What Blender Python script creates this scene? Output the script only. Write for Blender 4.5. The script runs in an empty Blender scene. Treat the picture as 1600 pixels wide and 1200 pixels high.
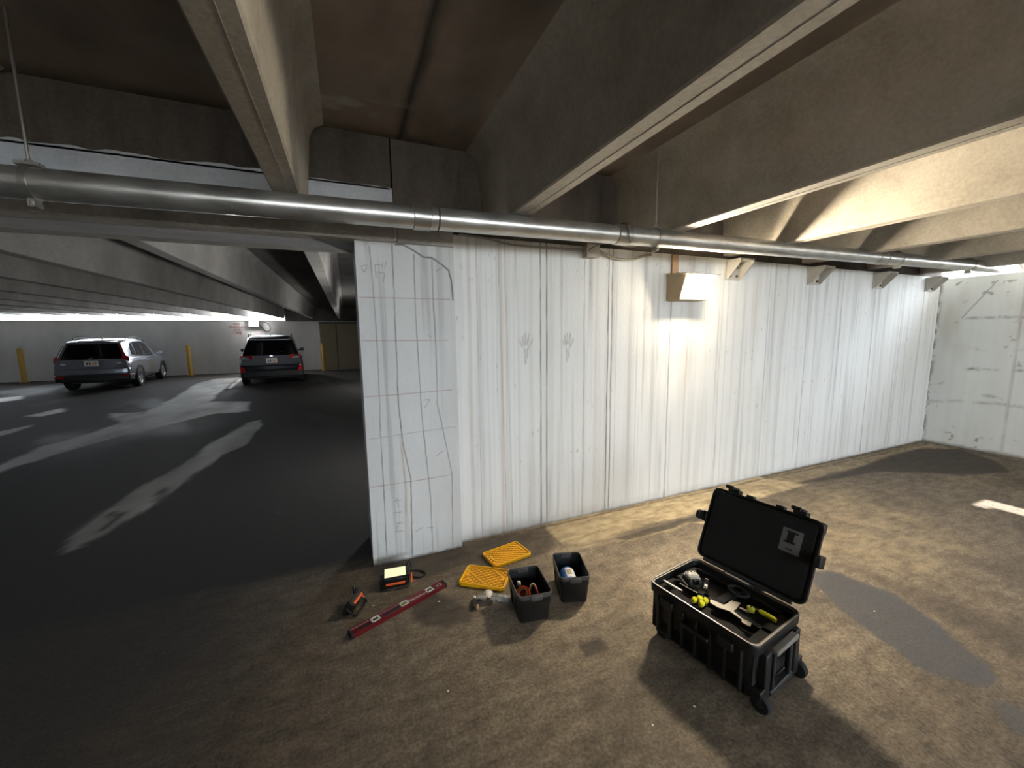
import bpy, math, random
import numpy as np
from mathutils import Vector, Matrix
PI = math.pi
random.seed(7)
scn = bpy.context.scene
col = scn.collection

# ------------------------------------------------------------------ camera
FPX = 612.25
YAW, PITCH, ROLL = math.radians(22.755), math.radians(7.204), math.radians(0.72)
CAM_H = 1.6
def _rig():
    cy, sy = math.cos(YAW), math.sin(YAW)
    f = np.array([sy*math.cos(PITCH), cy*math.cos(PITCH), -math.sin(PITCH)])
    r = np.array([cy, -sy, 0.0]); d = np.cross(f, r)
    r2 = math.cos(ROLL)*r + math.sin(ROLL)*d
    d2 = -math.sin(ROLL)*r + math.cos(ROLL)*d
    return r2, d2, f
RX, RD, RF = _rig()
cd = bpy.data.cameras.new('camera'); cam = bpy.data.objects.new('camera', cd); col.objects.link(cam)
cd.sensor_width = 36.0; cd.lens = FPX/1600*36.0; cd.clip_start = 0.02; cd.clip_end = 300
cam.matrix_world = Matrix(((RX[0], -RD[0], -RF[0], 0), (RX[1], -RD[1], -RF[1], 0), (RX[2], -RD[2], -RF[2], CAM_H), (0, 0, 0, 1)))
scn.camera = cam

# ------------------------------------------------------------------ world, sun, exposure
scn.view_settings.view_transform = 'Standard'; scn.view_settings.look = 'None'
scn.view_settings.exposure = 0.75; scn.view_settings.gamma = 1.0
scn.view_settings.use_curve_mapping = False
wd = bpy.data.worlds.new('sky'); scn.world = wd; wd.use_nodes = True
bgn = wd.node_tree.nodes['Background']
bgn.inputs[0].default_value = (0.84, 0.92, 1.0, 1); bgn.inputs[1].default_value = 11.0
sl = bpy.data.lights.new('sun', 'SUN'); sun = bpy.data.objects.new('sun', sl); col.objects.link(sun)
sl.energy = 14.0; sl.angle = math.radians(0.6); sl.color = (1.0, 0.93, 0.82)
sun.rotation_euler = Vector((-1, -0.52, -1.07)).to_track_quat('-Z', 'Y').to_euler()
sun.location = (14, 4, 9)
def portal(name, loc, size, direction):
    l = bpy.data.lights.new(name, 'AREA'); l.shape = 'RECTANGLE'; l.size, l.size_y = size
    o = bpy.data.objects.new(name, l); col.objects.link(o); o.location = loc
    o.rotation_euler = Vector(direction).to_track_quat('-Z', 'Y').to_euler()
    l.cycles.is_portal = True
    return o
# sky portals in the garage openings; the unseen back one is sized for its light
o = portal('daylight_portal_right', (7.75, -2.6, 2.6), (10.5, 0.62), (-1, 0, 0)); o.rotation_euler = Matrix(((0, 0, 1), (1, 0, 0), (0, 1, 0))).to_euler()
o = portal('daylight_portal_back', (2.95, -7.85, 2.05), (8.9, 1.7), (0, 1, 0)); o.rotation_euler = (PI/2, 0, PI)
o = portal('daylight_portal_far', (-9.3, 21.62, 2.8), (13.4, 0.95), (0, -1, 0)); o.rotation_euler = (PI/2, 0, 0)

# ------------------------------------------------------------------ helpers
def ray(px, py):
    return RX*((px-800)/FPX) + RD*((py-600)/FPX) + RF
def fl(px, py, z=0.0):           # point of a level plane seen at a pixel of the photo
    d = ray(px, py); t = (z-CAM_H)/d[2]; return (d[0]*t, d[1]*t)
def wl(px, py, Y):               # point of the plane y = Y
    d = ray(px, py); t = Y/d[1]; return (d[0]*t, d[2]*t+CAM_H)
def xw(px, py, X):
    d = ray(px, py); t = X/d[0]; return (d[1]*t, d[2]*t+CAM_H)

def srgb(r, g, b):
    def c(v):
        v /= 255.0
        return v/12.92 if v <= 0.04045 else ((v+0.055)/1.055)**2.4
    return (c(r), c(g), c(b), 1)

class MB:
    def __init__(s): s.v = []; s.f = []
    def add(s, vs, fs, M=None):
        o = len(s.v)
        if M is not None: vs = [tuple(M @ Vector(v)) for v in vs]
        s.v += [tuple(v) for v in vs]; s.f += [tuple(i+o for i in f) for f in fs]; return s
    def box(s, x0, x1, y0, y1, z0, z1, M=None):
        return s.add([(x0,y0,z0),(x1,y0,z0),(x1,y1,z0),(x0,y1,z0),(x0,y0,z1),(x1,y0,z1),(x1,y1,z1),(x0,y1,z1)],
              [(0,3,2,1),(4,5,6,7),(0,1,5,4),(1,2,6,5),(2,3,7,6),(3,0,4,7)], M)
    def cbox(s, c, d, M=None):
        return s.box(c[0]-d[0]/2, c[0]+d[0]/2, c[1]-d[1]/2, c[1]+d[1]/2, c[2]-d[2]/2, c[2]+d[2]/2, M)
    def loft(s, rings, cap=True, M=None):
        n = len(rings[0]); vs = [p for r in rings for p in r]; fs = []
        for i in range(len(rings)-1):
            for j in range(n):
                fs.append((i*n+j, i*n+(j+1) % n, (i+1)*n+(j+1) % n, (i+1)*n+j))
        if cap: fs.append(tuple(range(n))[::-1]); fs.append(tuple((len(rings)-1)*n+j for j in range(n)))
        return s.add(vs, fs, M)
    def cyl(s, p0, p1, r0, r1=None, n=16, M=None, cap=True):
        if r1 is None: r1 = r0
        p0, p1 = Vector(p0), Vector(p1); a = (p1-p0).normalized()
        u = a.orthogonal().normalized(); w = a.cross(u)
        R = [[tuple(p+u*(r*math.cos(2*PI*j/n))+w*(r*math.sin(2*PI*j/n))) for j in range(n)] for p, r in ((p0, r0), (p1, r1))]
        return s.loft(R, cap, M)
    def tube(s, pts, r, n=10, M=None, closed=False):
        P = [Vector(p) for p in pts]; m = len(P); rings = []; u = None
        for i in range(m):
            a = (P[(i+1) % m]-P[i-1]) if closed else (P[min(i+1, m-1)]-P[max(i-1, 0)])
            a.normalize()
            u = a.orthogonal().normalized() if u is None else (u-a*u.dot(a)).normalized()
            w = a.cross(u); rr = r[i] if isinstance(r, (list, tuple)) else r
            rings.append([tuple(P[i]+u*(rr*math.cos(2*PI*j/n))+w*(rr*math.sin(2*PI*j/n))) for j in range(n)])
        if closed: rings.append(rings[0])
        return s.loft(rings, not closed, M)
    def prism(s, poly, z0, z1, M=None, top=None):
        n = len(poly); t = top or poly
        return s.loft([[(p[0], p[1], z0) for p in poly], [(p[0], p[1], z1) for p in t]], True, M)
    def lathe(s, prof, n=24, M=None, c=(0, 0)):
        R = [[(c[0]+r*math.cos(2*PI*j/n), c[1]+r*math.sin(2*PI*j/n), z) for j in range(n)] for r, z in prof]
        return s.loft(R, True, M)
    def build(s, name, m, parent=None, bevel=0, seg=2, smooth=35):
        me = bpy.data.meshes.new(name); me.from_pydata(s.v, [], s.f)
        me.materials.append(m); me.validate(); me.update()
        if smooth:
            me.polygons.foreach_set('use_smooth', [True]*len(me.polygons)); me.set_sharp_from_angle(angle=math.radians(smooth))
        ob = bpy.data.objects.new(name, me); col.objects.link(ob)
        if parent: ob.parent = parent
        if bevel:
            b = ob.modifiers.new('bevel', 'BEVEL'); b.width = bevel; b.segments = seg; b.limit_method = 'ANGLE'; b.angle_limit = math.radians(40)
            b.harden_normals = False
        return ob
def tag(o, label=None, cat=None, group=None, kind=None):
    if label: o['label'] = label
    if cat: o['category'] = cat
    if group: o['group'] = group
    if kind: o['kind'] = kind
    return o
def thing(name, label, cat, loc=(0, 0, 0), rz=0, group=None, rot=None):
    o = bpy.data.objects.new(name, None); col.objects.link(o); o.location = loc
    o.rotation_euler = rot or (0, 0, rz); o.empty_display_size = .1
    return tag(o, label, cat, group)
def struct(o): o['kind'] = 'structure'; return o
def Rz(a): return Matrix.Rotation(a, 4, 'Z')
def Rx(a): return Matrix.Rotation(a, 4, 'X')
def Ry(a): return Matrix.Rotation(a, 4, 'Y')
def T(x, y, z): return Matrix.Translation((x, y, z))
def rrect(x0, x1, y0, y1, r, n=4):
    out = []
    for cx, cy, a in ((x1-r, y1-r, 0), (x0+r, y1-r, PI/2), (x0+r, y0+r, PI), (x1-r, y0+r, 1.5*PI)):
        for k in range(n+1): out.append((cx+r*math.cos(a+k*PI/2/n), cy+r*math.sin(a+k*PI/2/n)))
    return out
def text(body, size, depth, m, name, parent, M, align='CENTER'):
    c = bpy.data.curves.new(name, 'FONT'); c.body = body; c.size = size; c.extrude = depth
    c.align_x = align; c.align_y = 'CENTER'
    t = bpy.data.objects.new(name, c); col.objects.link(t)
    dg = bpy.context.evaluated_depsgraph_get(); me = bpy.data.meshes.new_from_object(t.evaluated_get(dg))
    bpy.data.objects.remove(t); me.transform(M); me.materials.clear(); me.materials.append(m)
    o = bpy.data.objects.new(name, me); col.objects.link(o)
    if parent: o.parent = parent
    return o

# ------------------------------------------------------------------ materials
def mat(name, c, rough=.5, metal=0, var=.0, scale=20, bump=0, bscale=60, emit=None, estr=0, spec=None, coat=0, alpha=None, trans=0):
    m = bpy.data.materials.new(name); m.use_nodes = True; nt = m.node_tree; n = nt.nodes; b = n['Principled BSDF']
    b.inputs['Base Color'].default_value = c; b.inputs['Roughness'].default_value = rough; b.inputs['Metallic'].default_value = metal
    if spec is not None: b.inputs['Specular IOR Level'].default_value = spec
    if coat: b.inputs['Coat Weight'].default_value = coat; b.inputs['Coat Roughness'].default_value = .08
    if trans: b.inputs['Transmission Weight'].default_value = trans
    if alpha is not None: b.inputs['Alpha'].default_value = alpha
    tc = n.new('ShaderNodeTexCoord')
    if var or True:
        no = n.new('ShaderNodeTexNoise'); no.inputs['Scale'].default_value = scale; no.inputs['Detail'].default_value = 5
        nt.links.new(tc.outputs['Object'], no.inputs['Vector'])
        hs = n.new('ShaderNodeMapRange'); hs.inputs['To Min'].default_value = 1-max(var, .03); hs.inputs['To Max'].default_value = 1+max(var, .03)
        nt.links.new(no.outputs['Fac'], hs.inputs['Value'])
        mx = n.new('ShaderNodeVectorMath'); mx.operation = 'SCALE'; mx.inputs[0].default_value = c[:3]
        nt.links.new(hs.outputs[0], mx.inputs['Scale']); nt.links.new(mx.outputs[0], b.inputs['Base Color'])
    if bump:
        n2 = n.new('ShaderNodeTexNoise'); n2.inputs['Scale'].default_value = bscale; n2.inputs['Detail'].default_value = 4
        nt.links.new(tc.outputs['Object'], n2.inputs['Vector'])
        bp = n.new('ShaderNodeBump'); bp.inputs['Strength'].default_value = bump; bp.inputs['Distance'].default_value = .002
        nt.links.new(n2.outputs['Fac'], bp.inputs['Height']); nt.links.new(bp.outputs[0], b.inputs['Normal'])
    if emit: b.inputs['Emission Color'].default_value = emit; b.inputs['Emission Strength'].default_value = estr
    return m

class NT:
    """short-hand for layered materials"""
    def __init__(s, name):
        s.m = bpy.data.materials.new(name); s.m.use_nodes = True; s.t = s.m.node_tree; s.b = s.t.nodes['Principled BSDF']
        s.tc = s.t.nodes.new('ShaderNodeTexCoord').outputs['Object']
    def link(s, a, b): s.t.links.new(a, b)
    def noise(s, scale, detail=5, vec=(1, 1, 1), rough=.6, dist=0):
        mp = s.t.nodes.new('ShaderNodeMapping'); mp.inputs['Scale'].default_value = vec; s.link(s.tc, mp.inputs[0])
        n = s.t.nodes.new('ShaderNodeTexNoise'); n.inputs['Scale'].default_value = scale; n.inputs['Detail'].default_value = detail
        n.inputs['Roughness'].default_value = rough; n.inputs['Distortion'].default_value = dist; s.link(mp.outputs[0], n.inputs['Vector']); return n.outputs['Fac']
    def ramp(s, src, pts):
        r = s.t.nodes.new('ShaderNodeValToRGB'); e = r.color_ramp.elements
        while len(e) < len(pts): e.new(.5)
        for k, (p, c) in enumerate(pts):
            e[k].position = p; e[k].color = c if isinstance(c, tuple) else (c, c, c, 1)
        s.link(src, r.inputs[0]); return r.outputs[0]
    def mix(s, f, a, b, mode='MIX'):
        n = s.t.nodes.new('ShaderNodeMix'); n.data_type = 'RGBA'; n.blend_type = mode
        for v, i in ((f, 0), (a, 6), (b, 7)):
            if isinstance(v, (int, float)): n.inputs[i].default_value = v if i == 0 else (v, v, v, 1)
            elif isinstance(v, tuple): n.inputs[i].default_value = v
            else: s.link(v, n.inputs[i])
        return n.outputs[2]
    def math(s, op, a, b=0.5):
        n = s.t.nodes.new('ShaderNodeMath'); n.operation = op; n.use_clamp = False
        for v, i in ((a, 0), (b, 1)):
            if isinstance(v, (int, float)): n.inputs[i].default_value = v
            else: s.link(v, n.inputs[i])
        return n.outputs[0]
    def attr(s, name):
        a = s.t.nodes.new('ShaderNodeAttribute'); a.attribute_name = name; sp = s.t.nodes.new('ShaderNodeSeparateColor')
        s.link(a.outputs['Color'], sp.inputs[0]); return list(sp.outputs)+[a.outputs['Alpha']]
    def bump(s, h, strength=.4, dist=.004):
        b = s.t.nodes.new('ShaderNodeBump'); b.inputs['Strength'].default_value = strength; b.inputs['Distance'].default_value = dist
        s.link(h, b.inputs['Height']); s.link(b.outputs[0], s.b.inputs['Normal'])
    def out(s, c, r=.8):
        s.link(c, s.b.inputs['Base Color'])
        if isinstance(r, (int, float)): s.b.inputs['Roughness'].default_value = r
        else: s.link(r, s.b.inputs['Roughness'])
        return s.m

def concrete(name, c1, c2, streak=(1, 1, 1), pits=True, rough=.85, scale=2.2):
    N = NT(name)
    big = N.noise(scale, 8, streak, .65); fine = N.noise(55, 4)
    c = N.mix(N.ramp(big, [(.35, 0.0), (.68, 1.0)]), c1, c2)
    c = N.mix(.35, c, N.ramp(fine, [(.3, .25), (.7, .75)]), 'SOFT_LIGHT')
    if pits:
        vo = N.t.nodes.new('ShaderNodeTexVoronoi'); vo.inputs['Scale'].default_value = 17; vo.inputs['Randomness'].default_value = 1; N.link(N.tc, vo.inputs['Vector'])
        p = N.ramp(vo.outputs['Distance'], [(.0, 1.0), (.09, 0.0)])
        p = N.mix(1.0, p, N.ramp(N.noise(3.1, 3), [(.5, 0.0), (.62, 1.0)]), 'MULTIPLY')
        c = N.mix(p, c, tuple(x*.3 for x in c1[:3])+(1,))
    N.bump(fine, .35, .003)
    return N.out(c, rough)

M_deck = concrete('deck_concrete', srgb(104, 93, 82), srgb(140, 128, 115), pits=False, scale=1.1)
M_stem = concrete('beam_concrete', srgb(146, 138, 126), srgb(182, 175, 162), scale=1.6)
M_grey = concrete('grey_concrete', srgb(150, 146, 140), srgb(188, 184, 177), scale=3)
M_dark = concrete('dark_infill_concrete', srgb(60, 53, 46), srgb(104, 94, 84), streak=(1, 1, .25), pits=False)
M_farstem = concrete('far_beam_concrete', srgb(140, 138, 134), srgb(170, 168, 164), scale=1.2)
M_fardeck = concrete('far_deck_concrete', srgb(96, 93, 90), srgb(124, 121, 117), pits=False)
M_farwall = concrete('far_wall_paint', srgb(210, 210, 210), srgb(232, 232, 232), streak=(1, 1, .3), pits=False, scale=1.2)
M_girder = concrete('girder_paint', srgb(176, 178, 182), srgb(206, 208, 210), streak=(1, 1, .4), pits=False, scale=2)
M_black = mat('black_plastic', srgb(15, 14, 13), .5, bump=.15)
M_tub = mat('tote_black_plastic', srgb(14, 14, 14), .45, bump=.1)
M_rim = mat('tote_rim_plastic', srgb(62, 61, 60), .45)
M_yellow = mat('yellow_plastic', srgb(246, 190, 16), .42, var=.05)
M_lemon = mat('lemon_plastic', srgb(226, 220, 30), .45)
M_rubber = mat('rubber', srgb(18, 18, 18), .8)
M_tyre = mat('tyre_rubber', srgb(20, 20, 21), .8)
M_alloy = mat('alloy', srgb(190, 192, 196), .3, .9)
M_chrome = mat('chrome', srgb(205, 207, 210), .16, 1)
M_steel = mat('brushed_steel', srgb(104, 100, 93), .5, .5, var=.1)
M_white = mat('white_plastic', srgb(214, 211, 204), .5)
M_red = mat('level_red', srgb(96, 14, 22), .4, .2, var=.05)
M_orange = mat('orange_plastic', srgb(214, 88, 34), .5)
M_foam = mat('black_foam', srgb(20, 19, 18), .95, bump=.6, bscale=90)
M_bracket = mat('painted_steel', srgb(186, 182, 172), .55, var=.08)

# ------------------------------------------------------------------ procedural painting of surface wear and floor light
def _hash(ix, iy, s):
    h = (ix.astype(np.int64)*374761393 + iy.astype(np.int64)*668265263 + s*1442695041) & 0x7fffffff
    h = ((h ^ (h >> 13))*1274126177) & 0x7fffffff
    return ((h ^ (h >> 16)) & 0xffff)/65535.0
def vnoise(x, y, s=0):
    ix, iy = np.floor(x), np.floor(y); fx, fy = x-ix, y-iy; fx = fx*fx*(3-2*fx); fy = fy*fy*(3-2*fy)
    a, b, c, d = _hash(ix, iy, s), _hash(ix+1, iy, s), _hash(ix, iy+1, s), _hash(ix+1, iy+1, s)
    return (a*(1-fx)+b*fx)*(1-fy)+(c*(1-fx)+d*fx)*fy
def fbm(x, y, s=0, o=4):
    t = 0; w = 0
    for k in range(o): t = t+vnoise(x*2**k, y*2**k, s+k)/2**k; w += 1/2**k
    return t/w
def sstep(a, b, x):
    t = np.clip((x-a)/(b-a), 0, 1); return t*t*(3-2*t)
def dline(x, y, pts):
    d = np.full(x.shape, 1e9)
    for (ax, ay), (bx, by) in zip(pts[:-1], pts[1:]):
        vx, vy = bx-ax, by-ay; t = np.clip(((x-ax)*vx+(y-ay)*vy)/(vx*vx+vy*vy+1e-12), 0, 1)
        d = np.minimum(d, np.hypot(x-ax-t*vx, y-ay-t*vy))
    return d
def dpoly(x, y, pts):             # signed distance, negative inside
    d = dline(x, y, list(pts)+[pts[0]]); ins = np.zeros(x.shape, bool); n = len(pts)
    for i in range(n):
        (ax, ay), (bx, by) = pts[i], pts[(i+1) % n]
        c = ((ay > y) != (by > y)) & (x < (bx-ax)*(y-ay)/((by-ay) or 1e-9)+ax); ins ^= c
    return np.where(ins, -d, d)
def grid_obj(name, xs, ys, pos, m, attrs, flip=False, zf=None):
    nx, ny = len(xs), len(ys); X, Y = np.meshgrid(xs, ys)
    X, Y = X.ravel(), Y.ravel(); P = pos(X, Y)
    me = bpy.data.meshes.new(name); i = np.arange(nx*ny).reshape(ny, nx)
    q = np.stack([i[:-1, :-1], i[:-1, 1:], i[1:, 1:], i[1:, :-1]], -1).reshape(-1, 4)
    if flip: q = q[:, ::-1]
    nf = len(q); me.vertices.add(nx*ny); me.vertices.foreach_set('co', P.astype(np.float32).ravel())
    me.loops.add(nf*4); me.loops.foreach_set('vertex_index', q.ravel().astype(np.int32))
    me.polygons.add(nf); me.polygons.foreach_set('loop_start', np.arange(0, nf*4, 4, dtype=np.int32))
    me.polygons.foreach_set('use_smooth', np.ones(nf, bool))
    me.update(calc_edges=True)
    for an, ch in attrs.items():
        a = me.color_attributes.new(an, 'FLOAT_COLOR', 'POINT')
        arr = np.stack([np.clip(c, 0, 1) if c is not None else np.zeros(nx*ny) for c in ch(X, Y)], -1)
        a.data.foreach_set('color', arr.astype(np.float32).ravel())
    me.materials.append(m); o = bpy.data.objects.new(name, me); col.objects.link(o); return struct(o)

# ---- floor
def seg(*parts):
    out = []
    for a, b, st in parts: out += list(np.arange(a, b-1e-6, st))
    return np.array(out+[parts[-1][1]])
fx = seg((-16, -9, .25), (-9, -1.6, .05), (-1.6, 4.2, .02), (4.2, 8, .04))
fy = seg((-8, 0, .25), (0, 2.9, .02), (2.9, 9, .05), (9, 22.4, .1))
FL = lambda pts: [fl(*p) for p in pts]
Z1 = lambda pts: [fl(.35*a, 450+.35*b) for a, b in pts]
def floor_masks(x, y):
    wob = .5*(fbm(x*5, y*5, 3)-.5); wx = x+.12*(fbm(x*3, y*3, 11)-.5); wy = y+.12*(fbm(x*3, y*3, 23)-.5)
    jx = x+.03*(fbm(x*14, y*14, 31)-.5); jy = y+.03*(fbm(x*14, y*14, 37)-.5)
    n1 = fbm(x*6, y*6, 5); n2 = fbm(x*20, y*20, 9)
    asph_dark = sstep(2.78, 2.95, y+.1*(n1-.5))*sstep(.9, .5, x)
    asph_dark = np.maximum(asph_dark, sstep(.1, -1.2, x+.8*(2.4-y)*0+.4*(n1-.5))*.85*sstep(1.0, 2.6, y+.2*n1))  # spreads the dark tone over the near floor, stronger towards the left
    # sand strip along the foot of the wall
    s = dpoly(jx, jy, FL([(850,822),(885,808),(960,797),(1050,775),(1110,763),(1180,745),(1262,757),(1210,772),(1120,797),(1085,803),(1035,815),(990,826),(965,836),(935,846),(893,852),(866,842)]))
    sand = sstep(.015, -.02, s)*(.65+.5*n2)
    s2 = dpoly(jx, jy, FL([(1180,748),(1300,722),(1447,692),(1500,700),(1420,712),(1380,722),(1290,742),(1215,765)]))
    sand = np.maximum(sand, .45*sstep(.02, -.03, s2))
    rim = dline(jx, jy, FL([(900,856),(960,845),(985,843),(1010,836),(1050,828),(1075,815),(1100,817),(1120,822)]))
    sand = np.maximum(sand, .9*sstep(.022, .006, rim))
    sand = np.maximum(sand, .45*sstep(.25, -.25, dpoly(wx, wy, FL([(1240,775),(1330,765),(1420,790),(1500,860),(1430,900),(1330,885),(1260,860)])))*n1)
    # damp patches
    d1 = dpoly(jx, jy, FL([(1268,893),(1300,893),(1345,908),(1400,930),(1440,955),(1475,985),(1505,1010),(1540,1040),(1562,1062),(1530,1073),(1480,1058),(1430,1045),(1405,1022),(1375,1000),(1330,965),(1290,930),(1266,908)]))
    d1 = d1+.05*(fbm(x*16, y*16, 91)-.5)+.03*(n2-.5)
    blue = sstep(.012, -.012, d1)*(.75+.35*n2)
    d2 = dpoly(jx, jy, FL([(1550,1092),(1600,1108),(1660,1130),(1660,1170),(1600,1152),(1570,1130)]))
    blue = np.maximum(blue, sstep(.02, -.02, d2)*.8)
    d3 = dpoly(jx, jy, FL([(1235,757),(1330,735),(1390,712),(1440,700),(1500,702),(1560,722),(1580,738),(1500,742),(1430,738),(1370,737),(1300,750)]))
    damp = sstep(.03, -.03, d3)*.95
    d4 = dpoly(wx, wy, FL([(1300,880),(1440,918),(1600,985),(1660,1010),(1660,1050),(1560,1010),(1450,950),(1400,925)]))
    damp = np.maximum(damp, sstep(.08, -.06, d4)*.5)
    d5 = dpoly(jx, jy, FL([(650,935),(680,925),(712,938),(740,955),(735,972),(700,980),(660,978),(640,960)]))
    damp = np.maximum(damp, sstep(.02, -.02, d5)*.8)
    d6 = dpoly(jx, jy, FL([(575,885),(735,850),(850,825),(870,850),(850,866),(790,885),(730,880),(660,905),(590,905)]))
    damp = np.maximum(damp, sstep(.04, -.03, d6)*.7*(.6+.7*n1))
    d7 = dpoly(x, y, FL([(902,1006),(938,997),(953,1013),(915,1028)]))
    gr = sstep(.012, -.012, d7)*.85
    damp = np.maximum(damp, gr)
    dl = dpoly(jx, jy, FL([(958,841),(1000,829),(1035,820),(1060,812),(1110,803),(1112,812),(1070,818),(1040,829),(985,843)]))
    damp = np.maximum(damp, sstep(.012, -.01, dl)*.8)
    for p, w, k in (([(618,960),(625,1010),(648,1050),(655,1110),(668,1200)], .012, .35), ([(720,985),(735,1030),(745,1080),(742,1200)], .02, .22), ([(655,1000),(662,1060),(668,1200)], .02, .2),
                    ([(1290,742),(1380,722)], .012, .6), ([(1215,742),(1262,757)], .02, .5), ([(1335,717),(1385,727)], .02, .5), ([(850,828),(875,850)], .02, .5), ([(1447,693),(1600,722),(1660,735)], .022, .7), ([(735,850),(1040,781),(1447,694)], .014, .75)):
        damp = np.maximum(damp, k*sstep(w, w*.3, dline(jx, jy, FL(p))))
    damp = np.maximum(damp, .35*sstep(.55, .72, fbm(x*2.2, y*2.2, 71))*sstep(2.9, 2.5, y))
    # pale run-off streaks and stripes on the dark asphalt; wet reflections painted in pale
    A = Z1([(280,1165),(330,1100),(420,1030),(540,950),(640,880),(760,820),(860,760),(930,700),(1030,650),(1110,600),(1160,590),(1165,620),(1090,705),(1000,742),(930,795),(850,850),(740,925),(650,990),(530,1060),(440,1112),(340,1165),(290,1188)])
    B = Z1([(-60,810),(0,785),(200,705),(400,650),(540,600),(640,560),(780,490),(870,430),(960,405),(1070,400),(1000,450),(940,505),(1115,508),(1120,550),(960,562),(840,590),(700,625),(520,665),(350,712),(200,762),(60,802),(-60,850)])
    C = Z1([(110,572),(290,534),(292,552),(180,574)]); D = Z1([(-80,655),(0,640),(135,612),(138,620),(0,660),(-80,680)])
    E = Z1([(-60,505),(0,490),(110,482),(105,497),(0,510),(-60,520)]); G = Z1([(1015,450),(1070,402),(1085,404),(1030,450)]); Hh = Z1([(480,560),(640,555),(620,600),(540,610)])
    pale = np.zeros_like(x); ds = .4+.6*sstep(3, 12, y)
    for P, k, w in ((A, .55, .03), (B, .62, .05), (C, .9, .05), (D, .8, .03), (E, .9, .05), (G, .9, .03), (Hh, .7, .05)):
        dd = dpoly(x+.16*ds*(fbm(x*4, y*3, 41)-.5), y+.2*ds*(fbm(x*4, y*3, 43)-.5), P)
        pale = np.maximum(pale, k*sstep(w, -w, dd))
    hole = sstep(.62, .7, fbm(x*7, y*3.5, 51, 3))*sstep(.25, .1, dline(x, y, Z1([(300,1150),(480,1050),(600,960),(660,920)])))
    pale = pale*(.35+.9*fbm(x*2.5, y*1.3, 57))*(1-.85*hole)
    wet = np.maximum(pale, sstep(.52, .72, fbm(x*.9+.3*y, y*.35, 61))*sstep(6, 9.5, y)*sstep(.6, -.5, x)*.6)
    falloff_tone = .30+.62*np.exp(-((x-1.55)**2/1.0+(y-1.95)**2/.9))+.10*sstep(4, 7, x)+.25*(fbm(x*1.3, y*1.3, 81)-.5)+.2*(fbm(x*4, y*4, 83)-.5)  # paler around the case, imitating the pool of lamp light
    falloff_tone = falloff_tone*(.25+.75*sstep(-.9, 1.1, x+.5*(y-1)))*(.55+.45*sstep(.2, 1.5, y+.15*(x-1)))  # darker to the left and near, imitating the lamp's falloff
    return asph_dark, sand, damp, wet, blue, pale, falloff_tone
cache = {}
def fm1(x, y):
    cache['f'] = floor_masks(x, y); a = cache['f']; return a[0], a[1], a[2], a[3]
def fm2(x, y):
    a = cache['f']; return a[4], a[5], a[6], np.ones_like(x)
N = NT('floor_concrete')
asph_dark, sand, damp, wet = N.attr('mask'); blue, pale, falloff_tone, _ = N.attr('mask2')
big = N.noise(.9, 8, (1, 1, 1), .6, .4); fine = N.noise(70, 5); mid = N.noise(7, 6, (1, 2.2, 1), .65)
c = N.mix(falloff_tone, srgb(48, 42, 36), srgb(146, 131, 110)); c = N.mix(.5, c, N.ramp(big, [(.3, .35), (.7, .65)]), 'SOFT_LIGHT')
c = N.mix(.8, c, N.ramp(mid, [(.3, .2), (.7, .8)]), 'SOFT_LIGHT'); scf = N.noise(13, 9, (1.6, .7, 1), .62, 1.5)
c = N.mix(.18, c, N.ramp(scf, [(.38, .2), (.62, .8)]), 'OVERLAY')
c = N.mix(.55, c, N.ramp(fine, [(.35, .15), (.65, .85)]), 'SOFT_LIGHT')
c = N.mix(sand, c, N.mix(N.ramp(mid, [(.35, 0.0), (.65, 1.0)]), srgb(140, 124, 96), srgb(188, 170, 136)))
c = N.mix(damp, c, N.mix(N.ramp(mid, [(.3, 0.0), (.7, 1.0)]), srgb(46, 40, 35), srgb(62, 55, 48)))
c = N.mix(blue, c, N.mix(N.ramp(fine, [(.3, 0.0), (.7, 1.0)]), srgb(48, 48, 51), srgb(64, 63, 66)))
ac = N.mix(N.ramp(fine, [(.3, 0.0), (.7, 1.0)]), srgb(26, 25, 25), srgb(40, 38, 37))
c = N.mix(asph_dark, c, ac)
c = N.mix(pale, c, srgb(178, 176, 170))
sp = N.t.nodes.new('ShaderNodeTexVoronoi'); sp.inputs['Scale'].default_value = 2.3; N.link(N.tc, sp.inputs['Vector'])
c = N.mix(N.ramp(sp.outputs['Distance'], [(.0, 1.0), (.008, 1.0), (.012, 0.0)]), c, srgb(176, 164, 140))
r = N.math('SUBTRACT', .86, N.math('MULTIPLY', wet, .5)); r = N.math('SUBTRACT', r, N.math('MULTIPLY', blue, .22))
N.bump(N.math('ADD', fine, N.math('MULTIPLY', mid, 1.5)), .5, .004)
M_floor = N.out(c, r)
floor = grid_obj('floor', fx, fy, lambda x, y: np.stack([x, y, np.zeros_like(x)], -1), M_floor, {'mask': fm1, 'mask2': fm2})

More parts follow.
